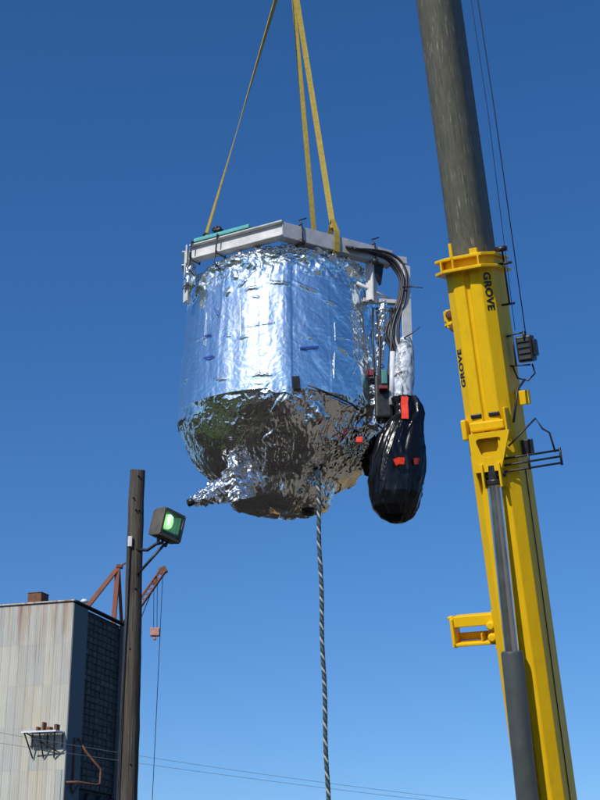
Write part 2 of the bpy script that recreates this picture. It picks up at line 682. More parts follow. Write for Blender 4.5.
# blank pilaster beside the corner, a second one beyond the windows
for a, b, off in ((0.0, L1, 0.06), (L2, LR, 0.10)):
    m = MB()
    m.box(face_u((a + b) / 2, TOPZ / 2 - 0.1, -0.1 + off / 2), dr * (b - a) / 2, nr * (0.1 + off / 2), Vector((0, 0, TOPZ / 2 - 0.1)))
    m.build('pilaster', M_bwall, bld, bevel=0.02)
WB = 8.2                                       # foot of the window wall
ncl, nrw = 8, 26
pw = (L2 - L1) / ncl
ph = (TOPZ - 0.45 - WB) / nrw
pm = MB()
pm.box(Vector((0, 0, 0)), dr * (pw / 2 - 0.05), nr * 0.02, Vector((0, 0, ph / 2 - 0.05)))
pane = pm.mesh('window_pane', M_pane)
for i in range(ncl):
    for j in range(nrw):
        o = bpy.data.objects.new('window_pane', pane)
        COL.objects.link(o)
        o.parent = bld
        q = face_u(L1 + pw * (i + 0.5), WB + ph * (j + 0.5), -0.20 + random.uniform(-0.012, 0.02) + 0.07) - C
        o.location = q
m = MB()
for i in range(ncl + 1):
    L = L1 + pw * i + (0.05 if i == 0 else (-0.05 if i == ncl else 0))
    m.box(face_u(L, (WB + TOPZ - 0.4) / 2, -0.14), dr * 0.035, nr * 0.05, Vector((0, 0, (TOPZ - 0.4 - WB) / 2)))
m.build('window_mullion', M_frame, bld)
m = MB()
for j in range(nrw + 1):
    m.box(face_u((L1 + L2) / 2, WB + ph * j, -0.135), dr * ((L2 - L1) / 2 - 0.01), nr * 0.075, Vector((0, 0, 0.035)))
m.build('window_transom', M_frame, bld)
# open bay with diagonal braces below the windows
m = MB()
nb = 3
for i in range(nb):
    a = L1 + (L2 - L1) * i / nb
    b = L1 + (L2 - L1) * (i + 1) / nb
    for z0 in (0.3, 4.2):
        m.bar(face_u(a + 0.1, z0, -0.12), face_u(b - 0.1, z0 + 3.7, -0.12), 0.2, 0.16, nr)
        m.bar(face_u(b - 0.1, z0, -0.16), face_u(a + 0.1, z0 + 3.7, -0.16), 0.2, 0.06, nr)
    m.bar(face_u(b, 0.1, -0.13), face_u(b, 8.0, -0.13), 0.22, 0.2, nr)
m.build('cross_brace', M_frame, bld)

# roof plant
rb = at(38, 600.5, BY + 1.3)
rb.z = TOPZ - 0.15
rv = thing('roof_vent', rb, 'small square rusty vent box standing on the roof edge of the grey building', 'roof vent')
m = MB()
m.box(rb + Vector((0, 0, 0.36)), dl * 0.45, nl * 0.45, Vector((0, 0, 0.36)))
m.build('housing', M_rust, rv, bevel=0.03)
m = MB()
m.box(rb + Vector((0, 0, 0.745)), dl * 0.47, nl * 0.48, Vector((0, 0, 0.025)))
m.build('cap', M_rust, rv, bevel=0.02)

# bright flashing lump on the roof corner of the shaded wall
lc = face_u(L1 * 0.85, TOPZ + 0.12, -0.1)
rl = thing('roof_flashing', lc, 'small white flashing lump at the top of the building corner', 'flashing')
MB().lathe([(0.05, -0.1), (0.05, 0.0), (0.2, 0.03), (0.24, 0.12), (0.15, 0.22), (0.02, 0.26)], lc, (0, 0, 1), 14).build('flashing_lump', M_white, rl, True)

# wall platform
wp0 = at(25, 734, BY + 0.6)
wpc = C + dl * 2.0 + Vector((0, 0, wp0.z))
wp = thing('wall_platform', wpc, 'small pale bracketed platform with clutter fixed to the siding near the building corner', 'platform')
m = MB()
for k in range(4):
    m.bar(C + dl * 0.1 + nl * (0.25 + 0.25 * k) + Vector((0, 0, wp0.z)), C + dl * 2.25 + nl * (0.25 + 0.25 * k) + Vector((0, 0, wp0.z)), 0.2, 0.09)
m.build('deck', M_white, wp)
m = MB()
zb = wp0.z
for a in (0.2, 1.15, 2.1):
    m.tube([C + dl * a + nl * 1.05 + Vector((0, 0, zb)), C + dl * (a * 0.7 + 0.5) + nl * 0.1 + Vector((0, 0, zb - 1.35))], 0.045, 6)
    m.tube([C + dl * a + nl * 0.08 + Vector((0, 0, zb)), C + dl * a + nl * 0.08 + Vector((0, 0, zb - 0.8))], 0.035, 6)
m.tube([C + dl * 0.2 + nl * 0.6 + Vector((0, 0, zb - 0.65)), C + dl * 1.9 + nl * 0.6 + Vector((0, 0, zb - 0.75))], 0.04, 6)
m.tube([C + dl * 2.1 + nl * 1.0 + Vector((0, 0, zb)), C + dl * 0.3 + nl * 0.1 + Vector((0, 0, zb - 1.1))], 0.035, 6)
m.build('strut', M_darkmetal, wp)
m = MB()
for a, h, wd in ((0.3, 0.35, 0.18), (0.75, 0.22, 0.25), (1.1, 0.5, 0.12), (1.45, 0.25, 0.14)):
    m.box(C + dl * a + nl * 0.6 + Vector((0, 0, zb + 0.05 + h / 2)), dl * wd / 2, nl * 0.2, Vector((0, 0, h / 2)))
m.build('clutter', M_rust, wp, bevel=0.03)
# rusty gantry pipe frame on the shaded side
q0 = face_u(0.3, at(70, 783, BY).z, 0.1)
pf = thing('pipe_frame', q0, 'rusty bent pipe frame hanging on the shaded corner below the platform', 'pipe frame')
zt = at(74, 736, BY).z
zl = at(70, 783, BY).z
m = MB()
m.tube([face_u(1.3, zt, 0.12), face_u(1.3, zt - 0.8, 0.7), face_u(2.0, zl + 0.9, 1.3), face_u(2.0, zl + 0.1, 1.3), face_u(1.7, zl, 1.2), face_u(0.15, zl + 0.05, 0.75), face_u(0.1, zl + 0.05, 0.1)], 0.07, 8)
m.build('pipe', M_rust, pf, True)
m = MB()
m.tube([face_u(0.9, zt, 0.12), face_u(0.9, zl, 0.12)], 0.06, 8)
m.tube([face_u(0.6, zl, 0.12), face_u(0.9, zl - 0.5, 0.15), face_u(1.3, zl, 0.3)], 0.05, 6)
m.build('hanger', M_rust, pf, True)

# ------------------------------------------------------------------ derrick on the roof
DY = 89.0
dbase = at(117, 640, DY)
dbase.z = TOPZ - 0.15
dc = thing('derrick_crane', dbase, 'distant red orange derrick crane with mast and lattice jib on the building roof', 'derrick crane')
mt = at(118, 568, DY)


def lattice(m, a, b, wd, n, r):
    a, b = Vector(a), Vector(b)
    d = (b - a).normalized()
    s = d.cross(Vector((0, 1, 0))).normalized()
    t = s.cross(d)
    cs = [s * wd / 2 + t * wd / 2, -s * wd / 2 + t * wd / 2, -s * wd / 2 - t * wd / 2, s * wd / 2 - t * wd / 2]
    for c in cs:
        m.tube([a + c, b + c], r, 5)
    for i in range(n):
        p0 = a + (b - a) * (i / n)
        p1 = a + (b - a) * ((i + 1) / n)
        for k in range(4):
            m.tube([p0 + cs[k], p1 + cs[(k + 1) % 4]], r * 0.6, 4)
    return m


mb_ = Vector((mt.x - 0.15, mt.y, dbase.z))
m = MB()
m.bar(mb_, mt, 0.30, 0.30, (0, 1, 0))
m.build('mast', M_orange, dc, bevel=0.02)
m = MB()
m.bar(at(122.5, 640, DY + 2), mt + Vector((0.05, 0, -0.1)), 0.2, 0.2, (0, 1, 0))
m.build('back_stay', M_orange, dc)
m = MB()
m.bar(mt, at(84, 611, DY - 1.0), 0.26, 0.26, (0, 1, 0))
m.build('side_stay', M_orange, dc)
m = MB()
m.box(mt + Vector((0.1, 0, 0.1)), (0.20, 0, 0), (0, 0.2, 0), (0, 0, 0.12))
m.bar(mt + Vector((0.1, 0, 0.1)), mt + Vector((0.5, 0, 0.35)), 0.12, 0.1)
m.build('mast_head', M_rust, dc, bevel=0.03)
jt = at(163, 570.5, DY + 1)
jb = Vector((mt.x + 0.2, DY + 1, dbase.z + 0.15))
m = lattice(MB(), jb, jt, 0.34, 12, 0.05)
m.build('jib', M_orange, dc)
MB().box(jt, (0.22, 0, 0.12), (0, 0.2, 0), (-0.1, 0, 0.2)).build('jib_head', M_rust, dc, bevel=0.03)
m = MB()
m.tube([jt + Vector((-0.3, 0, -0.3)), jb + Vector((0.9, 0, -0.25))], 0.03, 5)
m.build('under_rope', M_wire, dc)
h1 = at(155.5, 583, DY + 1)
MB().lathe([(0.05, 0), (0.16, 0.08), (0.2, 0.3), (0.14, 0.5), (0.05, 0.65)], h1 + Vector((0, 0, -0.2)), (0, 0, 1), 10).build('sheave', M_rust, dc, True)
m = MB()
hb = at(155, 632, DY + 1)
m.tube([h1 + Vector((-0.1, 0, 0)), hb + Vector((-0.1, 0, 0.3))], 0.022, 5)
m.tube([h1 + Vector((0.12, 0, 0)), hb + Vector((0.12, 0, 0.3))], 0.022, 5)
m.build('fall_rope', M_wire, dc)
m = MB()
m.box(hb, (0.3, 0, 0), (0, 0.2, 0), (0, 0, 0.27))
m.box(hb + Vector((0, 0, -0.4)), (0.1, 0, 0), (0, 0.1, 0), (0, 0, 0.12))
m.build('hook_block', simple('faded_red_block', (0.45, 0.22, 0.18), 0.7, 0, 0.3, 4), dc, bevel=0.05)
gp = at(150.5, 830, DY + 3)
gp.z = 0
m = MB()
m.tube([jt, at(158, 680, DY + 1.5), at(152.3, 800, DY + 2.5), gp], 0.022, 5)
m.build('guy_rope', M_wire, dc)

# ------------------------------------------------------------------ power lines
PYY = 62.0
for a, b, c, lab in (((-60, 722), (137, 755.5), (470, 800.5), 'thin black overhead power line, the upper of the two crossing low in the sky'),
                     ((-60, 734), (137, 763), (430, 800.5), 'thin black overhead power line, the lower of the two crossing low in the sky')):
    pa, pb, pc = at(*a, PYY), at(*b, PYY), at(*c, PYY)
    pth = []
    for i in range(41):
        tt = -0.6 + 2.6 * i / 40 * 1.0
        # quadratic through the three points at t = 0, .372, 1
        t1 = 0.372
        l0 = (tt - t1) * (tt - 1) / (t1)
        l1 = tt * (tt - 1) / (t1 * (t1 - 1))
        l2 = tt * (tt - t1) / (1 - t1)
        pth.append(pa * l0 + pb * l1 + pc * l2)
    tag(MB().tube(pth, 0.008, 5).build('power_line', M_line, None, True), lab, 'power line', 'overhead power lines')

# ------------------------------------------------------------------ utility pole
UY = 22.0
pt = at(137, 471, UY)
p8 = at(127.5, 800, UY)
dd = (p8 - pt) / (pt.z - p8.z)
pb = pt + dd * (pt.z)
up = thing('utility_pole', pb, 'weathered wooden utility pole standing in front of the building', 'pole')
n, rows = 28, 150
m = MB()
for i in range(rows + 1):
    t = i / rows
    c = pb.lerp(pt, t)
    c = c + Vector((0.022 * N(Vector((c.z * 0.45, 1, 0))) + 0.008 * N(Vector((c.z * 2.2, 5, 0))), 0, 0))
    r = 0.178 - 0.058 * t
    for k in range(n):
        a = 2 * math.pi * k / n
        q = Vector((math.cos(a), math.sin(a), 0))
        s = r * (1 + 0.08 * N(Vector((q.x * 1.5, q.y * 1.5, c.z * 0.5))) + 0.05 * N(Vector((q.x * 5, q.y * 5, c.z * 0.35 + 7))))
        m.v.append(c + q * s + Vector((0, 0, 0 if i < rows else 0.012 * math.sin(a * 2 + 1))))
for i in range(rows):
    for k in range(n):
        k2 = (k + 1) % n
        m.f.append((i * n + k, i * n + k2, (i + 1) * n + k2, (i + 1) * n + k))
m.f.append(tuple(range(rows * n, rows * n + n)))
m.build('shaft', M_wood, up, auto=50)


def upole(v):
    lo, hi = 0, 1
    for _ in range(40):
        md = (lo + hi) / 2
        if proj(pb.lerp(pt, md))[1] > v:
            lo = md
        else:
            hi = md
    return pb.lerp(pt, lo)


c = upole(544) + Vector((-0.06, -0.15, 0))
m = MB()
m.box(c, (0.035, 0, 0), (0, 0.035, 0), (0, 0, 0.085))
m.build('junction_box', M_alu, up, bevel=0.008)
m = MB()
m.tube([c + Vector((0, 0, -0.07)), c + Vector((-0.01, 0.0, -1.6)), c + Vector((-0.03, -0.02, -4.5)), c + Vector((-0.05, -0.03, -5.5))], 0.014, 6)
m.build('conduit', M_darkmetal, up, True)
m = MB()
for v_, a in ((478, 0.3), (500, -0.2), (512, 0.1), (512, 0.5), (590, 0.25), (650, -0.1), (765, 0.3)):
    cc = upole(v_)
    q = Vector((math.sin(a), -math.cos(a), 0))
    m.tube([cc + q * 0.10, cc + q * 0.165], 0.014, 6)
m.build('bolt', M_darkmetal, up, True)

# floodlight
f_c = at(166, 526, UY - 0.25)
fl = thing('floodlight', at(142, 551, UY), 'brown square floodlight with green glowing lens on an arm of the wooden pole', 'floodlight')
az = R_(48)                                 # faces right of the camera and a bit down
fn = Vector((math.sin(az), -math.cos(az), -0.10)).normalized()
fx = Vector((math.cos(az), math.sin(az), 0)).normalized()
fz = fx.cross(fn).normalized()
if fz.z < 0:
    fz = -fz
roll = R_(-9)
fx, fz = fx * math.cos(roll) + fz * math.sin(roll), fz * math.cos(roll) - fx * math.sin(roll)
hw, hh, hd = 0.235, 0.235, 0.15
m = MB()
o_ = f_c - fn * hd
vs = []
for d_, k in ((0, 0.86), (0.10, 0.97), (2 * hd, 1.0)):
    for a, b in ((-1, -1), (1, -1), (1, 1), (-1, 1)):
        vs.append(o_ + fn * d_ + fx * a * hw * k + fz * b * hh * k)
wi = 0.80
for d_, k, kk in ((2 * hd, wi, 0.0), (2 * hd - 0.10, wi * 0.7, 0.0)):
    for a, b in ((-1, -1), (1, -1), (1, 1), (-1, 1)):
        vs.append(o_ + fn * d_ + fx * a * hw * k + fz * (b * hh * k * 0.84 + 0.035))
fs = [(3, 2, 1, 0)]
for r_ in range(4):
    for k in range(4):
        k2 = (k + 1) % 4
        fs.append((r_ * 4 + k, r_ * 4 + k2, (r_ + 1) * 4 + k2, (r_ + 1) * 4 + k))
fs.append((16, 17, 18, 19))
m.add(vs, fs)
m.build('housing', M_flood, fl, bevel=0.012)
# rim round the lens
m = MB()
for a, b, c_, d_ in ((-1, -1, 1, -1), (1, -1, 1, 1), (1, 1, -1, 1), (-1, 1, -1, -1)):
    m.bar(f_c + fn * (hd + 0.008) + fx * a * hw * 0.9 + fz * b * hh * 0.9, f_c + fn * (hd + 0.008) + fx * c_ * hw * 0.9 + fz * d_ * hh * 0.9, 0.045, 0.02, fn)
m.build('rim', M_flood, fl, bevel=0.005)
t = NT('lamp_reflector')
t.set((0.75, 0.85, 0.70), 0.35, 0.3)
m = MB()
for k_ in range(9):
    a0_ = -1 + 2 * k_ / 9
    a1_ = a0_ + 2 / 9
    for q0_, q1_ in ((a0_, a1_ - 0.02),):
        d0_, d1_ = -0.085 + 0.075 * q0_ * q0_, -0.085 + 0.075 * q1_ * q1_
        c0_, c1_ = f_c + fn * (hd + d0_) + fx * hw * 0.74 * q0_, f_c + fn * (hd + d1_) + fx * hw * 0.74 * q1_
        z_ = fz * hh * 0.60
        up_ = fz * 0.04
        m.add([c0_ - z_ + up_, c1_ - z_ + up_, c1_ + z_ + up_, c0_ + z_ + up_], [(0, 1, 2, 3)])
m.build('reflector', t.m, fl)
t = NT('lamp_bulb_lit')
t.set((0.5, 0.9, 0.45), 0.4)
t.b.inputs['Emission Color'].default_value = (0.40, 0.82, 0.38, 1)
t.b.inputs['Emission Strength'].default_value = 1.25
m = MB()
m.lathe([(0.03, -0.12), (0.07, -0.085), (0.082, 0.0), (0.07, 0.085), (0.03, 0.12)], f_c + fn * (hd - 0.03) + fx * -0.075 + fz * 0.035, fz, 24)
m.build('bulb', t.m, fl, True)
t = NT('lamp_lens_glass')
gl = t.new('ShaderNodeBsdfGlossy')
gl.inputs['Roughness'].default_value = 0.08
tr = t.new('ShaderNodeBsdfTransparent')
tr.inputs['Color'].default_value = (0.80, 0.94, 0.76, 1)
mx = t.new('ShaderNodeMixShader')
lw = t.new('ShaderNodeLayerWeight')
lw.inputs['Blend'].default_value = 0.25
t.link(lw.outputs['Fresnel'], mx.inputs[0])
t.link(tr.outputs[0], mx.inputs[1])
t.link(gl.outputs[0], mx.inputs[2])
t.link(mx.outputs[0], t.n['Material Output'].inputs['Surface'])
m = MB()
m.box(f_c + fn * (hd + 0.002) + fz * 0.005, fx * hw * 0.86, fn * 0.003, fz * hh * 0.86)
m.build('lens', t.m, fl)
m = MB()
kb = f_c - fz * (hh + 0.05)
m.tube([upole(551) + Vector((0.02, -0.1, 0)), upole(551) + Vector((0.22, -0.14, -0.02)), kb + Vector((-0.1, 0, -0.02)), kb, f_c - fz * hh * 0.9], 0.026, 8)
m.build('arm', M_darkmetal, fl, True)
m = MB()
m.tube([upole(577) + Vector((0.05, -0.1, 0)), kb + Vector((0.05, 0, -0.01))], 0.022, 8)
m.build('brace', M_darkmetal, fl, True)
m = MB()
for a in (-0.11, 0.11):
    m.bar(f_c - fz * (hh + 0.09) + fx * a * 0.7, f_c - fz * (hh - 0.05) + fx * a, 0.03, 0.05, fn)
m.build('yoke', M_darkmetal, fl, bevel=0.006)

# ------------------------------------------------------------------ mobile crane
tip = Vector((-0.1, 11.0, 26.4))
bs = at(546.5, 800, 18.2)
A = (tip - bs).normalized()
hz = Vector((tip.x - bs.x, tip.y - bs.y, 0)).normalized()
D = (hz - A * hz.dot(A)).normalized()        # underside of the boom, towards the load
S = A.cross(D)
if S.x < 0:
    S = -S                                   # to the right
LT = (tip - bs).length


def bp(s, d, l):
    return bs + A * l + S * s + D * d


def lv(v):
    lo, hi = -3.0, LT
    for _ in range(50):
        md = (lo + hi) / 2
        if proj(bs + A * md)[1] > v:
            lo = md
        else:
            hi = md
    return lo


LBOT = -2.0
LTOP = lv(272)
LHD0, LHD1 = lv(468), lv(433)                # cylinder lug box
crane_base = Vector((bs.x, bs.y, 0)) - hz * 0.3
cr = thing('mobile_crane', crane_base, 'yellow telescopic mobile crane boom with grey inner section rising at right', 'crane')
HW, DB, DT = 0.30, 0.40, -0.38
poly = [(-HW, DT), (HW, DT), (HW, 0.27), (0.175, 0.40), (0.04, 0.412), (0.022, 0.375), (-0.022, 0.375), (-0.04, 0.412), (-0.175, 0.40), (-HW, 0.27)]
m = MB()
m.prism(poly, bp(0, 0, LBOT), S, D, A * (LTOP - LBOT))
ob = m.build('outer_boom', M_yel, cr, bevel=0.012)
m = MB()
m.tube([bp(HW + 0.008, 0.02, LBOT), bp(HW + 0.008, 0.02, lv(700)), bp(HW + 0.012, 0.0, lv(560)), bp(HW + 0.008, -0.02, lv(470))], 0.007, 6)
m.build('hose', M_cable, cr, True)

# inner section: rounded underside, UVs along its length
ih, iw = 0.30, 0.245
prof = [(-iw, -ih), (iw, -ih), (iw, 0.06)]
for i in range(1, 12):
    a = math.pi * i / 12
    prof.append((iw * math.cos(a), 0.06 + 0.27 * math.sin(a)))
prof.append((-iw, 0.06))
m = MB()
l0, l1 = LTOP - 1.5, LT
m.prism(prof, bp(0, 0, l0), S, D, A * (l1 - l0))
ib = m.build('inner_boom', M_inner, cr, auto=35)
uv = ib.data.uv_layers.new(name='UVMap')
base = cr.location
for lp in ib.data.loops:
    q = ib.data.vertices[lp.vertex_index].co + base - bs
    x, y = q.dot(S), q.dot(D)
    if y > 0.05:
        ang = math.atan2(y - 0.06, x) * 0.25
    else:
        ang = (0.06 - y) * (-1 if x > 0 else 1) + (0 if x > 0 else math.pi * 0.25)
    uv.data[lp.index].uv = (ang, q.dot(A))
m = MB()
m.box(bp(0, 0.02, LT + 0.5), S * 0.3, D * 0.36, A * 0.55)
m.build('boom_head', M_yel, cr, bevel=0.03)
m = MB()
for s_ in (-0.15, 0.15):
    m.lathe([(0.06, -0.05), (0.32, -0.05), (0.28, 0), (0.32, 0.05), (0.06, 0.05)], bp(s_, 0.35, LT + 0.6), S, 20)
m.build('head_sheave', M_darkmetal, cr, True)
tipz = bp(0, 0.35 + 0.3, LT + 0.6)

# collar at the mouth of the outer boom
m = MB()
lc0, lc1 = LTOP - 0.03, lv(260)
hole = 0.0
for la, lb, e, e2 in ((LTOP - 0.02, LTOP + 0.02, 0.115, 0.13), (lc1 - 0.02, lc1 + 0.02, 0.105, 0.07)):
    pp = [(-HW - e, DT - 0.04), (HW + e * 0.7, DT - 0.04), (HW + e * 0.7, 0.27), (0.24, 0.40 + e2), (-0.24, 0.40 + e2), (-HW - e, 0.33)]
    m.prism(pp, bp(0, 0, la), S, D, A * (lb - la))
pp = [(-HW - 0.05, DT - 0.01), (HW + 0.03, DT - 0.01), (HW + 0.03, 0.22), (0.22, 0.40), (-0.22, 0.40), (-HW - 0.05, 0.26)]
m.prism(pp, bp(0, 0, LTOP + 0.02), S, D, A * (lc1 - LTOP - 0.04))
for s_, d_ in ((-0.30, 0.36), (-0.13, 0.42), (0.20, 0.42)):
    m.box(bp(s_, d_ + 0.02, (LTOP + lc1) / 2), S * 0.012, D * 0.06, A * ((lc1 - LTOP) / 2 - 0.021))
m.build('boom_collar', M_yel, cr, bevel=0.008)
m = MB()
m.box(bp(-0.14, 0.455, lc1 + 0.09), S * 0.02, D * 0.02, A * 0.10)
m.build('guide_post', M_yel, cr, bevel=0.006)
m = MB()
m.box(bp(0.14, 0.42, lc1 + 0.05), S * 0.05, D * 0.03, A * 0.035)
m.build('wear_pad', M_yel, cr, bevel=0.006)
# lettering on both flanks
def lettering(text, org, ex, ey, size, name='lettering'):
    cu = bpy.data.curves.new('lettering', 'FONT')
    cu.body = text
    cu.size = size
    cu.offset = size * 0.04
    cu.space_character = 1.08
    cu.align_x = 'CENTER'
    cu.align_y = 'CENTER'
    to = bpy.data.objects.new('tmp', cu)
    COL.objects.link(to)
    dg = bpy.context.evaluated_depsgraph_get()
    me = bpy.data.meshes.new_from_object(to.evaluated_get(dg))
    bpy.data.objects.remove(to)
    ez = ex.cross(ey).normalized()
    M4 = Matrix(((ex.x, ey.x, ez.x, org.x), (ex.y, ey.y, ez.y, org.y), (ex.z, ey.z, ez.z, org.z), (0, 0, 0, 1)))
    me.transform(M4)
    me.transform(Matrix.Translation(-cr.location))
    me.materials.clear()
    me.materials.append(M_black)
    o = bpy.data.objects.new(name, me)
    COL.objects.link(o)
    o.parent = ob
    return o


bvl = Vector((0.115, 0.11, 0)).normalized()
bl_ = (S * (HW - 0.175) + D * 0.13).normalized()      # left bevel: flank towards underside
nl_ = (-S * 0.13 + D * (HW - 0.175)).normalized()
br_ = (-S * (HW - 0.175) + D * 0.13).normalized()     # right bevel: flank towards underside
nr_b = (S * 0.13 + D * (HW - 0.175)).normalized()
lettering('GROVE', bp((HW + 0.175) / 2, 0.335, lv(296)) + nr_b * 0.004, -A, br_ * -1.0 if (-A).cross(br_ * -1.0).dot(nr_b) > 0 else br_, 0.14)
lettering('GROVE', bp(-(HW + 0.175) / 2, 0.335, lv(366)) + nl_ * 0.004, A, bl_ if A.cross(bl_).dot(nl_) > 0 else bl_ * -1.0, 0.14)

# lug box for the lift cylinder, with its kidney opening
def ring_face(m, outer, inner, o, ex, ey, ez):
    """plate with a hole: outer and inner loops of equal length, thickness ez"""
    n = len(outer)
    vs = []
    for zz in (Vector((0, 0, 0)), ez):
        vs += [o + ex * a + ey * b + zz for a, b in outer]
        vs += [o + ex * a + ey * b + zz for a, b in inner]
    fs = []
    for i in range(n):
        j = (i + 1) % n
        fs.append((i, j, n + j, n + i))
        fs.append((2 * n + i, 3 * n + i, 3 * n + j, 2 * n + j))
        fs.append((i, 2 * n + i, 2 * n + j, j))
        fs.append((n + i, n + j, 3 * n + j, 3 * n + i))
    m.add(vs, fs)


LM = (LHD0 + LHD1) / 2
hl = (LHD1 - LHD0) / 2 + 0.02


def rr(pts, rad=0.045, k=4):
    """rounded polygon"""
    out = []
    n = len(pts)
    for i in range(n):
        p0, p1, p2 = Vector(pts[i - 1]), Vector(pts[i]), Vector(pts[(i + 1) % n])
        a = (p0 - p1).normalized() * rad
        b = (p2 - p1).normalized() * rad
        for j in range(k):
            t_ = j / (k - 1)
            q = (p1 + a) * (1 - t_) ** 2 + p1 * 2 * t_ * (1 - t_) + (p1 + b) * t_ ** 2
            out.append((q.x, q.y))
    return out


outer = rr([(-0.21, -hl), (0.14, -hl), (0.31, hl), (-0.22, hl)], 0.03)
inner = rr([(-0.075, -hl * 0.26), (0.085, -hl * 0.26), (0.20, hl * 0.70), (-0.145, hl * 0.70)], 0.06)
m = MB()
ring_face(m, outer, inner, bp(0, 0.50, LM), S, A, D * 0.03)
lb = m.build('lug_plate', M_yel, cr, bevel=0.004)
m = MB()
for s0 in (-0.205, 0.15):
    m.box(bp(s0, 0.455, LM), S * 0.012, D * 0.0445, A * (hl - 0.02))
m.box(bp(-0.03, 0.455, LM - hl + 0.015), S * 0.163, D * 0.0445, A * 0.012)
m.box(bp(-0.03, 0.455, LM + hl - 0.015), S * 0.163, D * 0.0445, A * 0.012)
m.box(bp(-0.03, 0.414, LM), S * 0.163, D * 0.003, A * (hl - 0.03))
m.build('lug_web', M_yel, lb)
m = MB()
m.box(bp(0.01, 0.43, LHD1 + 0.10), S * 0.22, D * 0.022, A * 0.06)
m.build('lug_shoulder', M_yel, lb, bevel=0.02)
for s_ in (-0.115, 0.115):
    m = MB()
    m.box(bp(s_, 0.413, LHD1 + 0.235), S * 0.07, D * 0.012, A * 0.028)
    m.build('grease_slot', M_black, lb, bevel=0.012)
m = MB()
m.box(bp(-HW + 0.01, 0.33, LHD1 + 0.08), S * 0.035, D * 0.11, A * 0.13)
m.build('lug_wing', M_yel, lb, bevel=0.02)
m = MB()
m.box(bp(HW - 0.04, 0.38, LHD1 + 0.14), S * 0.015, D * 0.10, A * 0.16)
m.build('lug_wing', M_yel, lb, bevel=0.02)

# lift cylinder
pA = bp(0.015, 0.46, LHD0 - 0.07)
_lo, _hi = 14.0, 20.0
for _i in range(50):                          # the barrel's foot stands 0.62 m off the boom's axis
    _m = (_lo + _hi) / 2
    if (at(527.5, 800, _m) - bs).dot(D) > 0.62:
        _lo = _m
    else:
        _hi = _m
pB = at(527.5, 800, _lo)
cyd = (pA - pB).normalized()
def cyl_v(v):
    lo, hi = -0.2, 1.3
    for _ in range(50):
        md = (lo + hi) / 2
        if proj(pB.lerp(pA, md))[1] > v:
            lo = md
        else:
            hi = md
    return pB.lerp(pA, lo)
pJ = cyl_v(651)
pC = cyl_v(484)
m = MB()
m.tube([pJ, pC], 0.092, 40)
rod = m.build('cylinder_rod', M_chrome, cr, auto=40)
m = MB()
low = pB - cyd * 1.6
m.lathe([(0.135, 0.0), (0.137, (pJ - low).length - 0.03), (0.125, (pJ - low).length), (0.093, (pJ - low).length + 0.001)], low, cyd, 40)
m.build('cylinder_barrel', M_barrel, cr, auto=40)
m = MB()
m.tube([pC - cyd * 0.02, pC + cyd * 0.06], 0.1, 28)
m.box(pC + cyd * 0.16, S * 0.055, D * 0.075, cyd * 0.14)
m.build('rod_eye', M_darkmetal, cr, bevel=0.02)
m = MB()
for s_ in (-0.125, 0.095):
    m.box(pA + S * (s_ + 0.015) + A * 0.0 - D * 0.0, S * 0.014, D * 0.11, A * 0.15)
m.build('clevis_plate', M_yel, cr, bevel=0.006)
m = MB()
m.tube([pA - S * 0.15 + A * 0.0, pA + S * 0.15], 0.04, 16)
m.build('clevis_pin', M_darkmetal, cr, True)
# side gussets under the lug box
for s_ in (-0.19, 0.14):
    m = MB()
    m.prism([(0, 0), (0.10, 0), (0, -0.25)], bp(s_, 0.41, LHD0 - 0.02), D, A, S * 0.014)
    m.build('gusset', M_yel, lb)
# ladder bracket on the right below the lug box
m = MB()
lq = lv(463)
for k, dl_ in enumerate((0.05, -0.03, -0.11)):
    m.tube([bp(0.12, 0.47, lq + dl_), bp(0.80, 0.10, lq + dl_ + 0.02)], 0.014, 8)
m.tube([bp(0.80, 0.10, lq + 0.10), bp(0.80, 0.10, lq - 0.12)], 0.016, 8)
m.tube([bp(0.44, 0.30, lq + 0.08), bp(0.44, 0.30, lq - 0.12)], 0.014, 8)
m.build('rope_guard', M_darkmetal, cr, True)
m = MB()
m.tube([bp(0.24, 0.40, lq + 0.20), bp(0.55, 0.1, lq + 0.5), bp(0.62, 0.1, lq + 0.36), bp(0.70, 0.10, lq + 0.30), bp(0.74, 0.1, lq + 0.05)], 0.012, 6)
m.tube([bp(HW + 0.03, 0.35, LHD1 + 0.1), bp(HW + 0.1, 0.2, LHD1 + 0.5), bp(HW + 0.16, 0.0, LHD1 + 0.62)], 0.016, 6)
m.build('hose', M_cable, cr, True)
m = MB()
m.box(bp(HW + 0.09, -0.05, lv(402)), S * 0.09, D * 0.05, A * 0.09)
m.build('side_bracket', M_yel, cr, bevel=0.01)
m = MB()
m.box(bp(HW + 0.08, 0.0, lv(451)), S * 0.07, D * 0.04, A * 0.10)
m.build('valve_block', M_darkmetal, cr, bevel=0.01)

# rest bracket on the left flank
lb0, lb1 = lv(639), lv(612)
m = MB()
sL = -HW
m.box(bp(sL - 0.30, 0.0, lb1 - 0.05), S * 0.27, D * 0.11, A * 0.07)
m.box(bp(sL - 0.30, 0.0, lb0 + 0.0), S * 0.27, D * 0.13, A * 0.022)
m.box(bp(sL - 0.30, -0.12, lb0 + 0.075), S * 0.27, D * 0.015, A * 0.05)
m.box(bp(sL - 0.22, 0.0, lb0 + 0.075), S * 0.012, D * 0.1, A * 0.05)
m.box(bp(sL - 0.585, 0.0, (lb0 + lb1) / 2 - 0.0), S * 0.022, D * 0.14, A * 0.17)
m.box(bp(sL - 0.62, 0.0, lb1 + 0.0), S * 0.035, D * 0.06, A * 0.02)
m.box(bp(sL - 0.60, 0.0, lb0 - 0.02), S * 0.035, D * 0.06, A * 0.02)
br = m.build('jib_bracket', M_yel, cr, bevel=0.012)
m = MB()
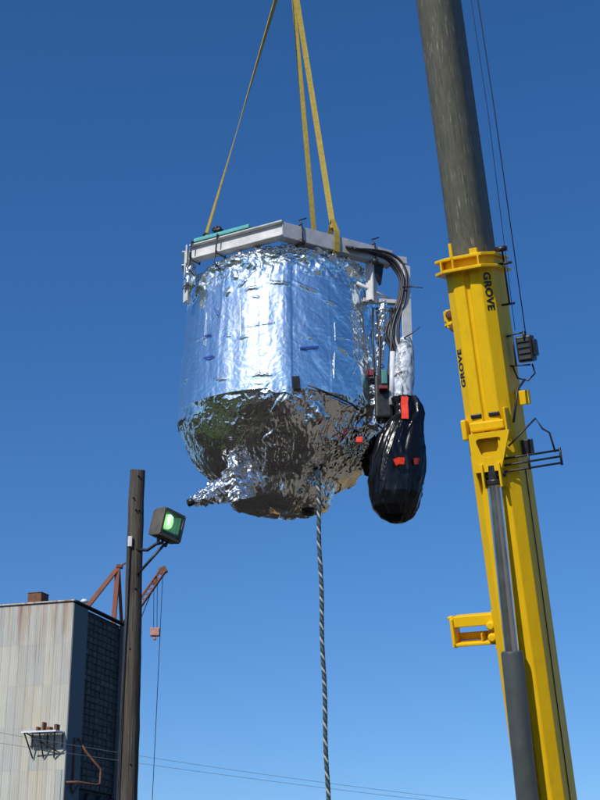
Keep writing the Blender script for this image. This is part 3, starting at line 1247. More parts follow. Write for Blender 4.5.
m.box(bp(sL - 0.02, 0.0, (lb0 + lb1) / 2), S * 0.02, D * 0.17, A * 0.24)
m.lathe([(0.05, -0.03), (0.06, 0), (0.06, 0.05), (0.04, 0.07)], bp(sL - 0.06, 0.14, (lb0 + lb1) / 2 + 0.05), D, 12)
m.lathe([(0.05, -0.03), (0.06, 0), (0.06, 0.05), (0.04, 0.07)], bp(sL - 0.06, 0.14, (lb0 + lb1) / 2 - 0.10), D, 12)
m.build('bracket_mount', M_yel, br, bevel=0.008)
# upper left sheave bracket
lq = lv(315)
m = MB()
m.box(bp(sL - 0.05, 0.05, lq), S * 0.06, D * 0.10, A * 0.12)
m.box(bp(sL - 0.12, 0.05, lq + 0.04), S * 0.025, D * 0.07, A * 0.07)
m.tube([bp(sL - 0.14, 0.05, lq - 0.07), bp(sL - 0.02, 0.18, lq - 0.07)], 0.035, 10)
bk = m.build('sheave_bracket', M_yel, cr, bevel=0.012)
m = MB()
m.lathe([(0.045, 0), (0.06, 0.01), (0.06, 0.04), (0.045, 0.05)], bp(sL - 0.04, 0.14, lq + 0.05), D, 14)
m.lathe([(0.045, 0), (0.06, 0.01), (0.06, 0.04), (0.045, 0.05)], bp(sL + 0.0, 0.17, lq - 0.12), D, 14)
m.build('roller', M_rust, bk, True)

# reel on the right flank
rl_c = bp(0, 0, lv(355)) + S * 0.52 + D * -0.05
m = MB()
m.box(rl_c, S * 0.10, D * 0.10, A * 0.165)
m.box(rl_c + S * 0.12, S * 0.02, D * 0.08, A * 0.11)
re = m.build('cable_reel', M_darkmetal, cr, bevel=0.02)
m = MB()
for k in range(4):
    m.box(rl_c + D * 0.105 + A * (-0.11 + 0.073 * k), S * 0.075, D * 0.008, A * 0.02)
m.build('reel_fin', M_barrel, re)
m = MB()
for a in (-1, 1):
    m.tube([rl_c + S * -0.2 + A * 0.19 * a + D * 0.1, rl_c + S * 0.05 + A * 0.21 * a + D * 0.1], 0.011, 6)
    m.tube([rl_c + S * -0.2 + A * 0.19 * a + D * 0.1, rl_c + S * -0.2 + A * 0.19 * a - D * 0.1], 0.011, 6)
m.tube([rl_c + S * -0.13 + A * 0.19 + D * 0.1, rl_c + S * -0.13 - A * 0.19 + D * 0.1], 0.012, 6)
m.tube([rl_c + S * 0.02 + A * 0.22 + D * 0.1, rl_c + S * 0.02 + A * 0.1 + D * 0.1], 0.02, 6)
m.build('reel_cage', M_darkmetal, re, True)
m = MB()
c0 = rl_c - A * 0.2
m.tube([c0 + S * 0.05, c0 + S * 0.07 - A * 0.12, c0 - S * 0.03 - A * 0.20, c0 - S * 0.16 - A * 0.15, c0 - S * 0.2 + A * 0.0], 0.012, 6)
m.build('reel_hose', M_cable, re, True)
m = MB()
m.tube([rl_c + A * 0.15 + S * 0.02, bp(0.55, 0.0, lv(120)), bp(0.36, 0.0, LT + 0.4)], 0.0065, 6)
m.build('reel_cable', M_wire, cr, True)
m = MB()
m.tube([bp(0.40, -0.1, lv(335)), bp(0.44, -0.1, lv(120)), bp(0.26, -0.1, LT + 0.4)], 0.004, 6)
m.build('hoist_line', M_wire, cr, True)
m = MB()
m.tube([bp(HW + 0.10, 0.0, lv(254)), bp(HW + 0.10, 0.0, lv(309))], 0.012, 6)
m.tube([bp(HW + 0.0, 0.0, lv(309)), bp(HW + 0.17, 0.0, lv(309))], 0.016, 6)
m.tube([bp(HW + 0.03, 0.0, lv(269)), bp(HW + 0.20, 0.0, lv(269))], 0.018, 6)
m.box(bp(HW + 0.10, 0.05, lv(255)), S * 0.07, D * 0.05, A * 0.03)
m.build('line_guide', M_darkmetal, cr, True)
# superstructure and carrier (below the frame)
m = MB()
yb = crane_base
def lo_box(fwd, side, z, a, b, c_):
    sd_ = Vector((hz.y, -hz.x, 0))
    m.box(yb + hz * fwd + sd_ * side + Vector((0, 0, z)), hz * a, sd_ * b, Vector((0, 0, c_)))
lo_box(-0.9, 0.45, 1.55, 1.9, 0.06, 0.55)
lo_box(-0.9, -0.45, 1.55, 1.9, 0.06, 0.55)
lo_box(-2.2, 0, 1.5, 0.7, 1.1, 0.35)
lo_box(0, 0, 1.1, 1.2, 0.9, 0.10)
m.build('turntable', M_yel, cr, bevel=0.03)
m = MB()
lo_box(-1.0, 0, 0.75, 4.2, 1.0, 0.22)
m.build('chassis', M_darkmetal, cr, bevel=0.03)
sd_ = Vector((hz.y, -hz.x, 0))
for f_ in (-4.2, -2.6, 0.6, 2.2):
    for s_ in (-1, 1):
        m = MB()
        m.lathe([(0.25, -0.16), (0.48, -0.15), (0.55, -0.08), (0.55, 0.08), (0.48, 0.15), (0.25, 0.16)], yb + hz * f_ + sd_ * 1.02 * s_ + Vector((0, 0, 0.55)), sd_, 24)
        m.build('wheel', M_rubber, cr, auto=40)

# ------------------------------------------------------------------ the hanging vessel
VY = 11.0
VX = at(281, 400, VY).x
VC = Vector((VX, VY, 0))
ZR = 5.46                                     # foot of the straight side
ves = thing('foil_wrapped_vessel', Vector((VX, VY, 4.72)), 'large round tank wrapped in crinkled silver foil hanging from the slings', 'tank')


def nhash(i, j, k):
    a = np.sin(i * 127.1 + j * 311.7 + k * 74.7) * 43758.5453
    return (a - np.floor(a)) * 2 - 1


def vnoise(x, y, k=0.0):
    """smooth value noise on arrays, -1..1"""
    i, j = np.floor(x), np.floor(y)
    u, v = x - i, y - j
    u = u * u * u * (u * (u * 6 - 15) + 10)
    v = v * v * v * (v * (v * 6 - 15) + 10)
    a, b = nhash(i, j, k), nhash(i + 1, j, k)
    c, d = nhash(i, j + 1, k), nhash(i + 1, j + 1, k)
    return (a * (1 - u) + b * u) * (1 - v) + (c * (1 - u) + d * u) * v


def tri(x, y, k=0.0):
    """piecewise flat facets meeting in sharp folds, -1..1"""
    sk = (x + y) * 0.3660254
    xs_, ys_ = x + sk, y + sk
    i, j = np.floor(xs_), np.floor(ys_)
    u, v = xs_ - i, ys_ - j
    h00, h11 = nhash(i, j, k), nhash(i + 1, j + 1, k)
    h10, h01 = nhash(i + 1, j, k), nhash(i, j + 1, k)
    return np.where(u > v, h00 * (1 - u) + h10 * (u - v) + h11 * v, h00 * (1 - v) + h01 * (v - u) + h11 * u)


def folds(x, y, s, k=0.0, ang=0.4, stretch=1.0):
    """crumpled sheet with facets about s metres wide"""
    ca, sa = math.cos(ang), math.sin(ang)
    X, Y = (x * ca + y * sa) / s, (y * ca - x * sa) / (s * stretch)
    wx, wy = vnoise(X * 0.8, Y * 0.8, k + 5), vnoise(X * 0.8 + 9, Y * 0.8, k + 6)
    X, Y = X + 0.55 * wx, Y + 0.55 * wy
    a = tri(X, Y, k + 1)
    b = tri(X * 0.64 + Y * 0.71, Y * 0.62 - X * 0.77, k + 2)
    return 0.6 * a + 0.6 * b


def crease(x, y, s, w, k=0.0, ang=0.4, stretch=1.0):
    """thin straight fold lines standing up from the sheet, 0..1"""
    return np.maximum(0, 1 - np.abs(folds(x, y, s, k, ang, stretch)) / w)


def nsm(a, b, x):
    t_ = np.clip((x - a) / (b - a), 0, 1)
    return t_ * t_ * (3 - 2 * t_)


def hashv(p, k):
    a = math.sin(p.x * 127.1 + p.y * 311.7 + p.z * 74.7 + k * 17.3) * 43758.5453
    return (a - math.floor(a)) * 2 - 1


def crumple(p, s, seed=0.0):
    """crumpled-sheet height in about -1..1, feature size s"""
    q = p / s + Vector((seed, seed * 1.7, -seed))
    q = q + Vector((N(q * 0.7), N(q * 0.7 + Vector((9, 3, 1))), N(q * 0.7 + Vector((2, 7, 5))))) * 0.5
    dd_, pp_ = noise.voronoi(q)
    e = dd_[1] - dd_[0]
    c_ = pp_[0]
    tl = (q - c_).dot(Vector((hashv(c_, 1), hashv(c_, 2), hashv(c_, 3))))
    wgt = min(1.0, e * 2.2)
    return e * 0.7 - 0.3 + tl * 1.3 * wgt


def ridge(p):
    return 1 - abs(N(p))


def smooth(a, b, x):
    t_ = max(0, min(1, (x - a) / (b - a)))
    return t_ * t_ * (3 - 2 * t_)


def surf(th, r, z):
    return Vector((VX + r * math.sin(th), VY - r * math.cos(th), z))


def side_r(z):
    return 0.852 - 0.058 * smooth(5.5, 6.75, z)


TH_SEAM = math.asin((292 - 281) / 99.0)
HOOD_B, HOOD_A0, HOOD_P = 1.04, 0.36, 0.84
HOOD_Z = ZR + 0.03


def hood_r(a):
    return 0.862 * max(0.0, math.cos(a) / math.cos(HOOD_A0)) ** HOOD_P


def hood_z(a):
    return HOOD_Z - HOOD_B * (math.sin(a) - math.sin(HOOD_A0))


def front_surface(u, v, off=0.01, bulge=0.0):
    """first hit of the view line with the nominal wrapped wall"""
    d = ray(u, v)
    lo = 9.5
    for i in range(2000):
        t_ = lo + i * 0.002
        p_ = CAM + d * t_
        r = math.hypot(p_.x - VX, p_.y - VY)
        if p_.z >= HOOD_Z:
            rr_ = side_r(p_.z)
        else:
            f_ = min(1, (HOOD_Z - p_.z) / HOOD_B + math.sin(HOOD_A0))
            rr_ = hood_r(math.asin(f_))
        if r <= rr_ + off:
            return p_
    return at(u, v, VY)


def thz(u, v):
    p_ = front_surface(u, v, 0.0)
    return math.atan2(p_.x - VX, VY - p_.y), p_.z


def film_h(th, z):
    ds = th * 0.85
    wob = vnoise(ds * 4, z * 0 + 0.5, 3)
    top = nsm(6.40, 6.56, z + 0.05 * wob)
    bot = nsm(5.58, 5.44, z + 0.04 * vnoise(ds * 6, z * 0 + 2.5, 4))
    right = nsm(0.05, 0.4, th)
    h = 0.0060 * vnoise(ds * 8, z * 0.8, 1) + 0.0075 * vnoise(ds * 3.5, z * 1.6, 5)
    # vertical draws in the left half, oblique ones in the right half
    h += (1 - right) * (0.0026 * folds(ds, z, 0.05, 11, 0.03, 7) + 0.0048 * folds(ds, z, 0.15, 13, 0.25, 2.2))
    h += right * (0.0052 * folds(ds, z, 0.085, 21, 0.75, 2.2) + 0.0050 * folds(ds, z, 0.15, 22, -0.5, 1.6))
    h += 0.0016 * folds(ds, z, 0.032, 31) + 0.0006 * folds(ds, z, 0.014, 32)
    m1, m2 = nsm(0.0, 0.5, vnoise(ds * 2.6, z * 2.6, 91)), nsm(-0.1, 0.5, vnoise(ds * 3.1, z * 3.1, 92))
    h += (0.5 + 0.5 * right) * (0.0028 * m1 * crease(ds, z, 0.13, 0.07, 93, 0.1, 2.6) + 0.0022 * m2 * crease(ds, z, 0.10, 0.08, 94, 0.9, 1.4))
    h += 0.0013 * m2 * crease(ds, z, 0.05, 0.12, 95, 1.4, 1.6)
    h += top * (0.026 * folds(ds, z, 0.15, 41, 0.2, 0.7) + 0.013 * folds(ds, z, 0.06, 42) + 0.005 * folds(ds, z, 0.028, 43))
    h += bot * (0.006 * folds(ds, z, 0.08, 51) + 0.003 * folds(ds, z, 0.035, 52))
    # crumpled strip at the far right of the wall
    far = nsm(0.95, 1.25, th)
    h += far * (0.018 * folds(ds, z, 0.10, 61, 0.3, 1.8) + 0.008 * folds(ds, z, 0.04, 62))
    # lap seam just right of the middle
    h += 0.015 * (1 - nsm(TH_SEAM - 0.007, TH_SEAM + 0.007, th + 0.010 * vnoise(z * 6, z * 0 + 1.5, 7))) * nsm(TH_SEAM - 0.30, TH_SEAM - 0.05, th)
    for zs, th0, th1 in ((6.03, -1.6, -0.05), (5.98, 0.15, 1.6)):
        dz = z - (zs + 0.02 * vnoise(ds * 3, z * 0 + zs, 8))
        h += np.where((th > th0) & (th < th1), 0.004 * np.exp(-(dz / 0.008) ** 2) * (0.35 + 0.9 * vnoise(ds * 9, z * 0 + zs, 9)), 0)
    for ts, am in ((-0.62, 0.6), (-0.30, 0.8), (0.50, 1.2), (-0.95, 0.6)):
        h += 0.0018 * am * np.exp(-((th - ts - 0.01 * vnoise(z * 5, z * 0 + ts * 9, 10)) / 0.014) ** 2)
    # pulled creases and small puckers seen in the wrap
    for u_, v_, ln, ht, am, sl in SLITS:
        t0, z0 = thz(u_, v_)
        x_ = (th - t0) * 0.85
        zz = z - z0 - sl * x_ - 0.006 * vnoise(x_ * 40, x_ * 0 + v_, 12)
        h += am * np.exp(-(x_ / ln) ** 2 - (zz / ht) ** 2)
    return h * nsm(math.pi, math.pi - 0.25, np.abs(th))


SLITS = [(252, 289, 0.07, 0.014, 0.010, 0.1), (243, 284, 0.04, 0.014, 0.012, 0.6), (256, 297, 0.035, 0.010, 0.008, -0.3),
         (280, 284, 0.09, 0.014, 0.012, -0.15), (262, 375, 0.09, 0.011, 0.008, -0.03), (220, 379, 0.06, 0.014, 0.008, -0.1), (228, 292, 0.035, 0.03, 0.018, 0.2),
         (186, 381, 0.03, 0.012, 0.010, 0.2), (306, 287, 0.10, 0.013, 0.010, -0.35), (330, 303, 0.06, 0.012, 0.009, -0.3), (343, 352, 0.06, 0.012, 0.010, -0.4),
         (352, 320, 0.05, 0.012, 0.008, -0.3), (364, 355, 0.05, 0.02, 0.016, -0.8), (227, 336, 0.05, 0.009, 0.006, 0.05), (244, 338, 0.05, 0.009, 0.006, 0.1), (312, 338, 0.03, 0.010, 0.006, 0.2)]


def sheet_mesh(name, m_, parent, nth, rows_, H, DZ=0.0):
    """rows_: (r, z, nr, nz) profile rows; H heights along the profile normal, rows x nth"""
    R4 = np.array(rows_)
    th = -math.pi + 2 * math.pi * np.arange(nth) / nth
    rr_ = R4[:, 0:1] + R4[:, 2:3] * H
    zz = R4[:, 1:2] + R4[:, 3:4] * H + DZ
    X = VX + rr_ * np.sin(th)[None, :]
    Y = VY - rr_ * np.cos(th)[None, :]
    base = parent.location
    co = np.stack([X - base.x, Y - base.y, zz - base.z], -1).reshape(-1, 3)
    n_ = len(rows_)
    i = np.arange(n_ - 1)[:, None] * nth
    k = np.arange(nth)[None, :]
    k2 = (k + 1) % nth
    quads = np.stack([i + k, i + k2, i + nth + k2, i + nth + k], -1).reshape(-1, 4)
    if R4[0, 1] > R4[-1, 1]:
        quads = quads[:, ::-1]
    me = bpy.data.meshes.new(name)
    me.vertices.add(len(co))
    me.vertices.foreach_set('co', co.astype(np.float32).ravel())
    me.loops.add(quads.size)
    me.loops.foreach_set('vertex_index', quads.astype(np.int32).ravel())
    me.polygons.add(len(quads))
    me.polygons.foreach_set('loop_start', np.arange(0, quads.size, 4, dtype=np.int32))
    me.polygons.foreach_set('use_smooth', np.ones(len(quads), dtype=bool))
    me.update(calc_edges=True)
    me.validate()
    me.materials.append(m_)
    o = bpy.data.objects.new(name, me)
    COL.objects.link(o)
    o.parent = parent
    return o


NTH = 960
ZTOP = 6.64
rows_pts = []
for i in range(241):
    z = 5.44 + (ZTOP - 5.44) * i / 240
    rows_pts.append((side_r(z), z, 1, 0))
for i in range(1, 40):                        # shoulder
    a = math.pi / 2 * i / 40
    rows_pts.append((side_r(ZTOP) - 0.17 * (1 - math.cos(a)), ZTOP + 0.09 * math.sin(a), math.cos(a), math.sin(a)))
for i in range(1, 16):
    rows_pts.append((0.622 - 0.61 * i / 15, ZTOP + 0.09 + 0.02 * i / 15, 0, 1))
TH = (-math.pi + 2 * math.pi * np.arange(NTH) / NTH)[None, :]
ZZ = np.array([q[1] for q in rows_pts])[:, None] + 0 * TH
ARC = np.array([q[1] if i <= 240 else ZTOP + 0.006 * (i - 240) for i, q in enumerate(rows_pts)])[:, None] + 0 * TH
H = film_h(TH + 0 * ZZ, ARC)
# ragged lower edge
H[0, :] -= 0.03
hem = 0.030 * vnoise(TH * 7, TH * 0 + 0.3, 120) + 0.020 * tri(TH * 17, TH * 0 + 0.2, 121) + 0.008 * tri(TH * 45, TH * 0 + 0.7, 122)
hem = hem * nsm(math.pi, math.pi - 0.25, np.abs(TH))
o = sheet_mesh('foil_jacket', M_film, ves, NTH, rows_pts, H, hem * nsm(5.60, 5.44, ZZ))

# lower hood: crumpled foil dome
ND = 190
hood = []
for i in range(ND + 1):
    a = HOOD_A0 + (math.pi / 2 - HOOD_A0) * i / ND
    r, z = max(hood_r(a), 0.012), hood_z(a)
    z -= 0.13 * smooth(0.47, 0.36, r) - 0.03 * smooth(0.75, 0.5, r)
    hood.append([r, z])
for i in range(ND + 1):
    j0, j1 = max(0, i - 1), min(ND, i + 1)
    tr_, tz_ = hood[j1][0] - hood[j0][0], hood[j1][1] - hood[j0][1]
    ln = math.hypot(tr_, tz_)
    hood[i] += [-tz_ / ln, tr_ / ln]
arc = [0.0]
for i in range(ND, 0, -1):
    arc.append(arc[-1] + math.hypot(hood[i][0] - hood[i - 1][0], hood[i][1] - hood[i - 1][1]))
RHO = np.array(arc[::-1])[:, None]
PX, PY = RHO * np.sin(TH), RHO * np.cos(TH)
rim = nsm(0.0, 0.14, arc[-1] - RHO)
pole = nsm(0.02, 0.2, RHO)
rgt = nsm(-0.25, 0.35, TH + 0.3 * vnoise(PX * 3, PY * 3, 2))
H = 0.022 * vnoise(PX * 3.2, PY * 3.2, 71)
zone = nsm(-0.25, 0.45, vnoise(PX * 3.3 + 5, PY * 3.3, 110) + 0.5 * vnoise(PX * 7, PY * 7 + 2, 111))
zone = 0.42 + 0.95 * zone
H = H + zone * (0.46 + 0.70 * rgt) * (0.016 * folds(PX, PY, 0.20, 72) + 0.0105 * folds(PX, PY, 0.085, 73, 1.1) + 0.0060 * folds(PX, PY, 0.040, 74, 0.2))
H = H + zone * (0.0030 * folds(PX, PY, 0.024, 75, 0.9)) + zone * 0.0012 * folds(PX, PY, 0.011, 76, 0.5)
q1, q2 = nsm(-0.05, 0.4, vnoise(PX * 4, PY * 4, 96)), nsm(-0.2, 0.4, vnoise(PX * 5 + 3, PY * 5, 97))
H = H + (0.7 + 0.5 * rgt) * (0.0085 * q1 * crease(PX, PY, 0.15, 0.075, 98, 0.3) + 0.0075 * q2 * crease(PX, PY, 0.085, 0.10, 99, 1.2) + 0.0052 * q2 * crease(PX, PY, 0.05, 0.12, 100, 0.7) + 0.0030 * q1 * crease(PX, PY, 0.03, 0.15, 101, 0.2))
# overlapping sheets: radial laps and one ring lap
for t0_, sl_ in ((-1.25, 0.3), (-0.72, -0.4), (-0.28, 0.5), (0.22, -0.3), (0.62, 0.4), (1.05, -0.2)):
    e_ = TH - t0_ - sl_ * (RHO - 0.6) - 0.05 * vnoise(RHO * 14 + 0 * TH, RHO * 0 + t0_ * 7 + 0 * TH, 112)
    H = H + 0.012 * nsm(-0.012, 0.012, e_) * (1 - nsm(0.02, 0.30, e_))
e_ = RHO - 0.60 - 0.06 * vnoise(TH * 3 + 0 * RHO, RHO * 0 + 0.4 + 0 * TH, 113)
H = H + 0.014 * nsm(-0.008, 0.008, e_) * (1 - nsm(0.02, 0.22, e_))
H = H * (0.30 + 0.70 * rim) * (0.3 + 0.7 * pole)
H = H * nsm(math.pi, math.pi - 0.25, np.abs(TH))
sheet_mesh('foil_hood', M_foil, ves, NTH, [tuple(q) for q in hood], H)


def wall_patch(name, mt_, u0, v0, u1, v1, wid, lift=0.018, parent=ves):
    """a strip of tape lying on the wrap from (u0, v0) to (u1, v1)"""
    mm_ = MB()
    n_ = 6
    pts_ = [front_surface(u0 + (u1 - u0) * i / n_, v0 + (v1 - v0) * i / n_, lift) for i in range(n_ + 1)]
    d_ = (pts_[-1] - pts_[0]).normalized()
    vs, fs = [], []
    for p_ in pts_:
        nr__ = Vector((p_.x - VX, p_.y - VY, 0)).normalized()
        w_ = d_.cross(nr__).normalized() * wid / 2
        vs += [p_ - w_, p_ + w_, p_ + w_ - nr__ * 0.012, p_ - w_ - nr__ * 0.012]
    for i in range(n_):
        for k_ in range(4):
            k2 = (k_ + 1) % 4
            fs.append((i * 4 + k_, i * 4 + k2, (i + 1) * 4 + k2, (i + 1) * 4 + k_))
    fs += [(3, 2, 1, 0), tuple(n_ * 4 + k_ for k_ in range(4))]
    mm_.add(vs, fs)
    return mm_.build(name, mt_, parent)


for a in ((204, 336, 210, 334.5, 0.012), (203, 358, 212, 355.5, 0.013), (214, 307, 217, 315, 0.010), (300, 347.5, 319, 346.5, 0.014)):
    wall_patch('blue_tape', M_bluetape, *a)
for a in ((335, 322, 335.8, 340, 0.004), (335.4, 352, 334.6, 378, 0.004), (205, 312, 203, 345, 0.006), (240, 300, 240.5, 336, 0.006)):
    wall_patch('tape_seam', M_foil2, *a, lift=0.012)
wall_patch('dark_patch', M_darkplate, 296, 376, 297.5, 391, 0.055, 0.02)


def blob(m, c, ax, ay, az, nu=36, nv=22, amp=0.15, s=0.09, seed=0, pw=1.0):
    """crumpled closed lump with half-axis vectors"""
    c, ax, ay, az = map(Vector, (c, ax, ay, az))
    vs, fs = [], []
    for i in range(nv + 1):
        ph = math.pi * i / nv
        for k_ in range(nu):
            th = 2 * math.pi * k_ / nu
            q = ax * math.sin(ph) * math.cos(th) + ay * math.sin(ph) * math.sin(th) + az * math.cos(ph)
            f_ = 1 + amp * crumple(q, s, seed) + amp * 0.5 * crumple(q, s * 0.45, seed + 3)
            vs.append(c + q * f_)
    for i in range(nv):
        for k_ in range(nu):
            k2 = (k_ + 1) % nu
            fs.append((i * nu + k_, i * nu + k2, (i + 1) * nu + k2, (i + 1) * nu + k_))
    return m.add(vs, fs)


def crumpled_tube(m, path, rs, n=40, amp=0.02, s=0.05, seed=0, sub=40):
    n = max(n, 84)
    path = [Vector(p_) for p_ in path]
    P, Q = [], []
    for i in range(len(path) - 1):
        for j in range(sub):
            t_ = j / sub
            P.append(path[i].lerp(path[i + 1], t_))
            Q.append(rs[i] + (rs[i + 1] - rs[i]) * t_)
    P.append(path[-1])
    Q.append(rs[-1])
    o0 = len(m.v)
    m.tube(P, Q, n)
    ln_ = 0.0
    k_ = np.arange(n)
    for i, p_ in enumerate(P):
        if i:
            ln_ += (P[i] - P[i - 1]).length
        th_ = 2 * math.pi * k_ / n
        x_, y_ = np.abs(th_ - math.pi) * max(0.05, Q[i]) + seed, 0 * k_ + ln_
        h_ = 0.7 * folds(x_, y_, s * 1.6, seed + 1, 0.5, 1.5) + 0.45 * folds(x_, y_, s * 0.7, seed + 2, 1.2) + 0.2 * folds(x_, y_, s * 0.33, seed + 3)
        h_ += 0.8 * crease(x_, y_, s * 1.4, 0.14, seed + 4, 1.3, 1.8) - 0.3
        for q_ in range(n):
            q = m.v[o0 + i * n + q_]
            d_ = (q - p_)
            if d_.length > 1e-6:
                m.v[o0 + i * n + q_] = q + d_.normalized() * min(amp, d_.length * 0.8) * float(h_[q_])
    return m


# drain spout and the foil fan that wraps it
sp0 = front_surface(252, 478, 0.0)
sp1 = at(190, 502.5, sp0.y - 0.22)
m = MB()
mid = sp0.lerp(sp1, 0.5)
crumpled_tube(m, [sp0 + Vector((0.05, 0.05, 0.02)), mid, sp0.lerp(sp1, 0.78), sp1.lerp(sp0, 0.04)], [0.135, 0.095, 0.065, 0.04], 40, 0.034, 0.05, 3)
m.build('foil_spout', M_foil2, ves, True)
m = MB()
fa = front_surface(231, 452, 0.02)
crumpled_tube(m, [fa + Vector((0, 0.02, 0.03)), fa + Vector((0.02, -0.03, -0.12)), at(236, 487, fa.y + 0.02), at(239, 500, fa.y + 0.05)], [0.02, 0.07, 0.125, 0.145], 44, 0.045, 0.055, 9)
m.build('foil_fan', M_foil2, ves, True)
m = MB()
m.tube([sp1 + (sp0 - sp1).normalized() * 0.04, sp1 - (sp0 - sp1).normalized() * 0.015], 0.03, 14)
m.build('spout_cap', M_darkplate, ves, True)
# lower flange pieces under the hood
m = MB()
fb = at(307, 514.5, VY - 0.1)
m.lathe([(0.02, 0.012), (0.062, 0.012), (0.066, 0.0), (0.06, -0.010), (0.02, -0.012)], fb + Vector((0, 0, 0.02)), (0.2, 0.1, 1), 24)
m.build('drain_flange', M_darkplate, ves, True)
m = MB()
m.tube([fb + Vector((-0.02, 0.03, 0.2)), fb + Vector((0, 0, 0.02))], 0.03, 14)
m.build('drain_neck', M_darkplate, ves, True)
# hanging eye for the rope
eye = front_surface(317.5, 470, 0.0)

# hexagonal lifting frame ---------------------------------------------------------
FR = 0.90
ZF = 6.89
FH = 0.135


def hexv(k_, r=FR):
    a = k_ * math.pi / 3
    return Vector((VX - 0.005 + r * math.sin(a), VY - r * math.cos(a), 0))


def ibeam(a, b, name, mt_, parent, tw=0.09):
    a, b = Vector(a), Vector(b)
    d_ = (b - a).normalized()
    s_ = d_.cross(Vector((0, 0, 1))).normalized()
    mm_ = MB()
    L_ = (b - a).length
    t_ = 0.011
    h_ = FH
    wv = tw / 2
    pl = [(-wv, 0), (wv, 0), (wv, -t_), (t_ / 2, -t_), (t_ / 2, -h_ + t_), (wv, -h_ + t_), (wv, -h_), (-wv, -h_), (-wv, -h_ + t_), (-t_ / 2, -h_ + t_), (-t_ / 2, -t_), (-wv, -t_)]
    mm_.prism(pl, a, s_, Vector((0, 0, 1)), d_ * L_)
    return mm_.build(name, mt_, parent, bevel=0.002)


Z3 = Vector((0, 0, ZF))
for k_ in range(6):
    if k_ == 0:
        continue
    a, b = hexv(k_), hexv(k_ + 1)
    d_ = (b - a).normalized()
    ibeam(a + d_ * (0.052 if k_ != 1 else 0.0) + Z3, b - d_ * (0.052 if k_ != 5 else -0.045) + Z3, 'frame_beam', M_alu, ves)
# right front beam: boxed channel, longer than the hexagon side
a, b = hexv(0), hexv(1)
d_ = (b - a).normalized()
RB1 = a + d_ * 1.06
s_ = d_.cross(Vector((0, 0, 1))).normalized()
m = MB()
t_ = 0.010
m.prism([(0.045, 0), (0.045, -FH), (-0.045, -FH), (-0.045, -FH + t_), (0.045 - t_, -FH + t_), (0.045 - t_, -t_), (-0.045, -t_), (-0.045, 0)], a + d_ * 0.002 + Z3 - Vector((0, 0, 0.003)), s_, Vector((0, 0, 1)), RB1 - a - d_ * 0.002)
m.build('frame_beam', M_beamgrey, ves, bevel=0.004)
FS = s_                                            # outward from the right beam (towards the camera)
if FS.y > 0:
    FS = -FS
# legs
for k_ in (1, 2, 3, 4, 5):
    q = hexv(k_)
    nrm = Vector((q.x - VX, q.y - VY, 0)).normalized()
    tng = nrm.cross(Vector((0, 0, 1)))
    m = MB()
    m.box(q + Vector((0, 0, ZF - 0.02 - 0.235)), tng * 0.035, nrm * 0.006, Vector((0, 0, 0.235)))
    m.box(q + tng * 0.035 - nrm * 0.03 + Vector((0, 0, ZF - 0.03 - 0.225)), tng * 0.005, nrm * 0.03, Vector((0, 0, 0.225)))
    m.build('frame_leg', M_alu, ves, bevel=0.002)
m = MB()
q = hexv(5)
m.box(q + Vector((0.0, -0.0, ZF - FH / 2 - 0.01)), (0.006, 0, 0), (0, 0.05, 0), (0, 0, FH / 2 + 0.015))
m.build('end_plate', M_alu, ves)
# crumpled foil bunched round the left leg and on the shoulder
m = MB()
q = hexv(5)
blob(m, q + Vector((0.03, -0.01, 6.60)), (0.055, 0, 0), (0, 0.08, 0), (0.02, 0, 0.14), 40, 24, 0.5, 0.06, 2)
m.build('foil_bunch', M_foil2, ves, True)
m = MB()
for i in range(15):
    a = -0.75 + 1.9 * i / 14
    zz = 6.65 + 0.06 * smooth(-0.5, 0.1, a) + random.uniform(-0.03, 0.03)
    blob(m, surf(a, 0.765, zz), surf(a + 0.12, 0.765, 0) - surf(a, 0.765, 0), Vector((0, 0.05, 0)), Vector((0, 0, random.uniform(0.03, 0.065))), 48, 26, 0.7, 0.045, i)
m.build('foil_gather', M_foil2, ves, True)
m = MB()
for u_, v_, sz in ((333, 240, 0.05), (345, 243, 0.045), (355, 247, 0.04), (325, 238.5, 0.03)):
    p_ = atz(u_, v_ + 4, ZF + 0.0)
    p_.y += 0.12
    blob(m, p_, (sz * 1.5, 0, 0), (0, sz, 0), (0, 0, sz), 26, 14, 0.5, 0.04, u_)
m.build('foil_gather', M_foil2, ves, True)
# struts below the right beam: rod, angle bar, gusset
m = MB()
m.tube([atz(305, 258, 6.66), atz(352, 275, 6.62)], 0.012, 8)
m.tube([surf(0.9, 0.80, 6.55), RB1 + Vector((0, 0, 6.45))], 0.014, 8)
m.build('stay_rod', M_alu, ves, True)
gt = hexv(1) + FS * 0.01
m = MB()
m.prism([(-0.05, 0.0), (0.09, 0.0), (0.06, -0.19), (0.045, -0.20)], gt + Vector((0, 0, ZF - FH)), d_, Vector((0, 0, 1)), -FS * 0.012)
m.build('gusset_plate', M_darkmetal, ves)
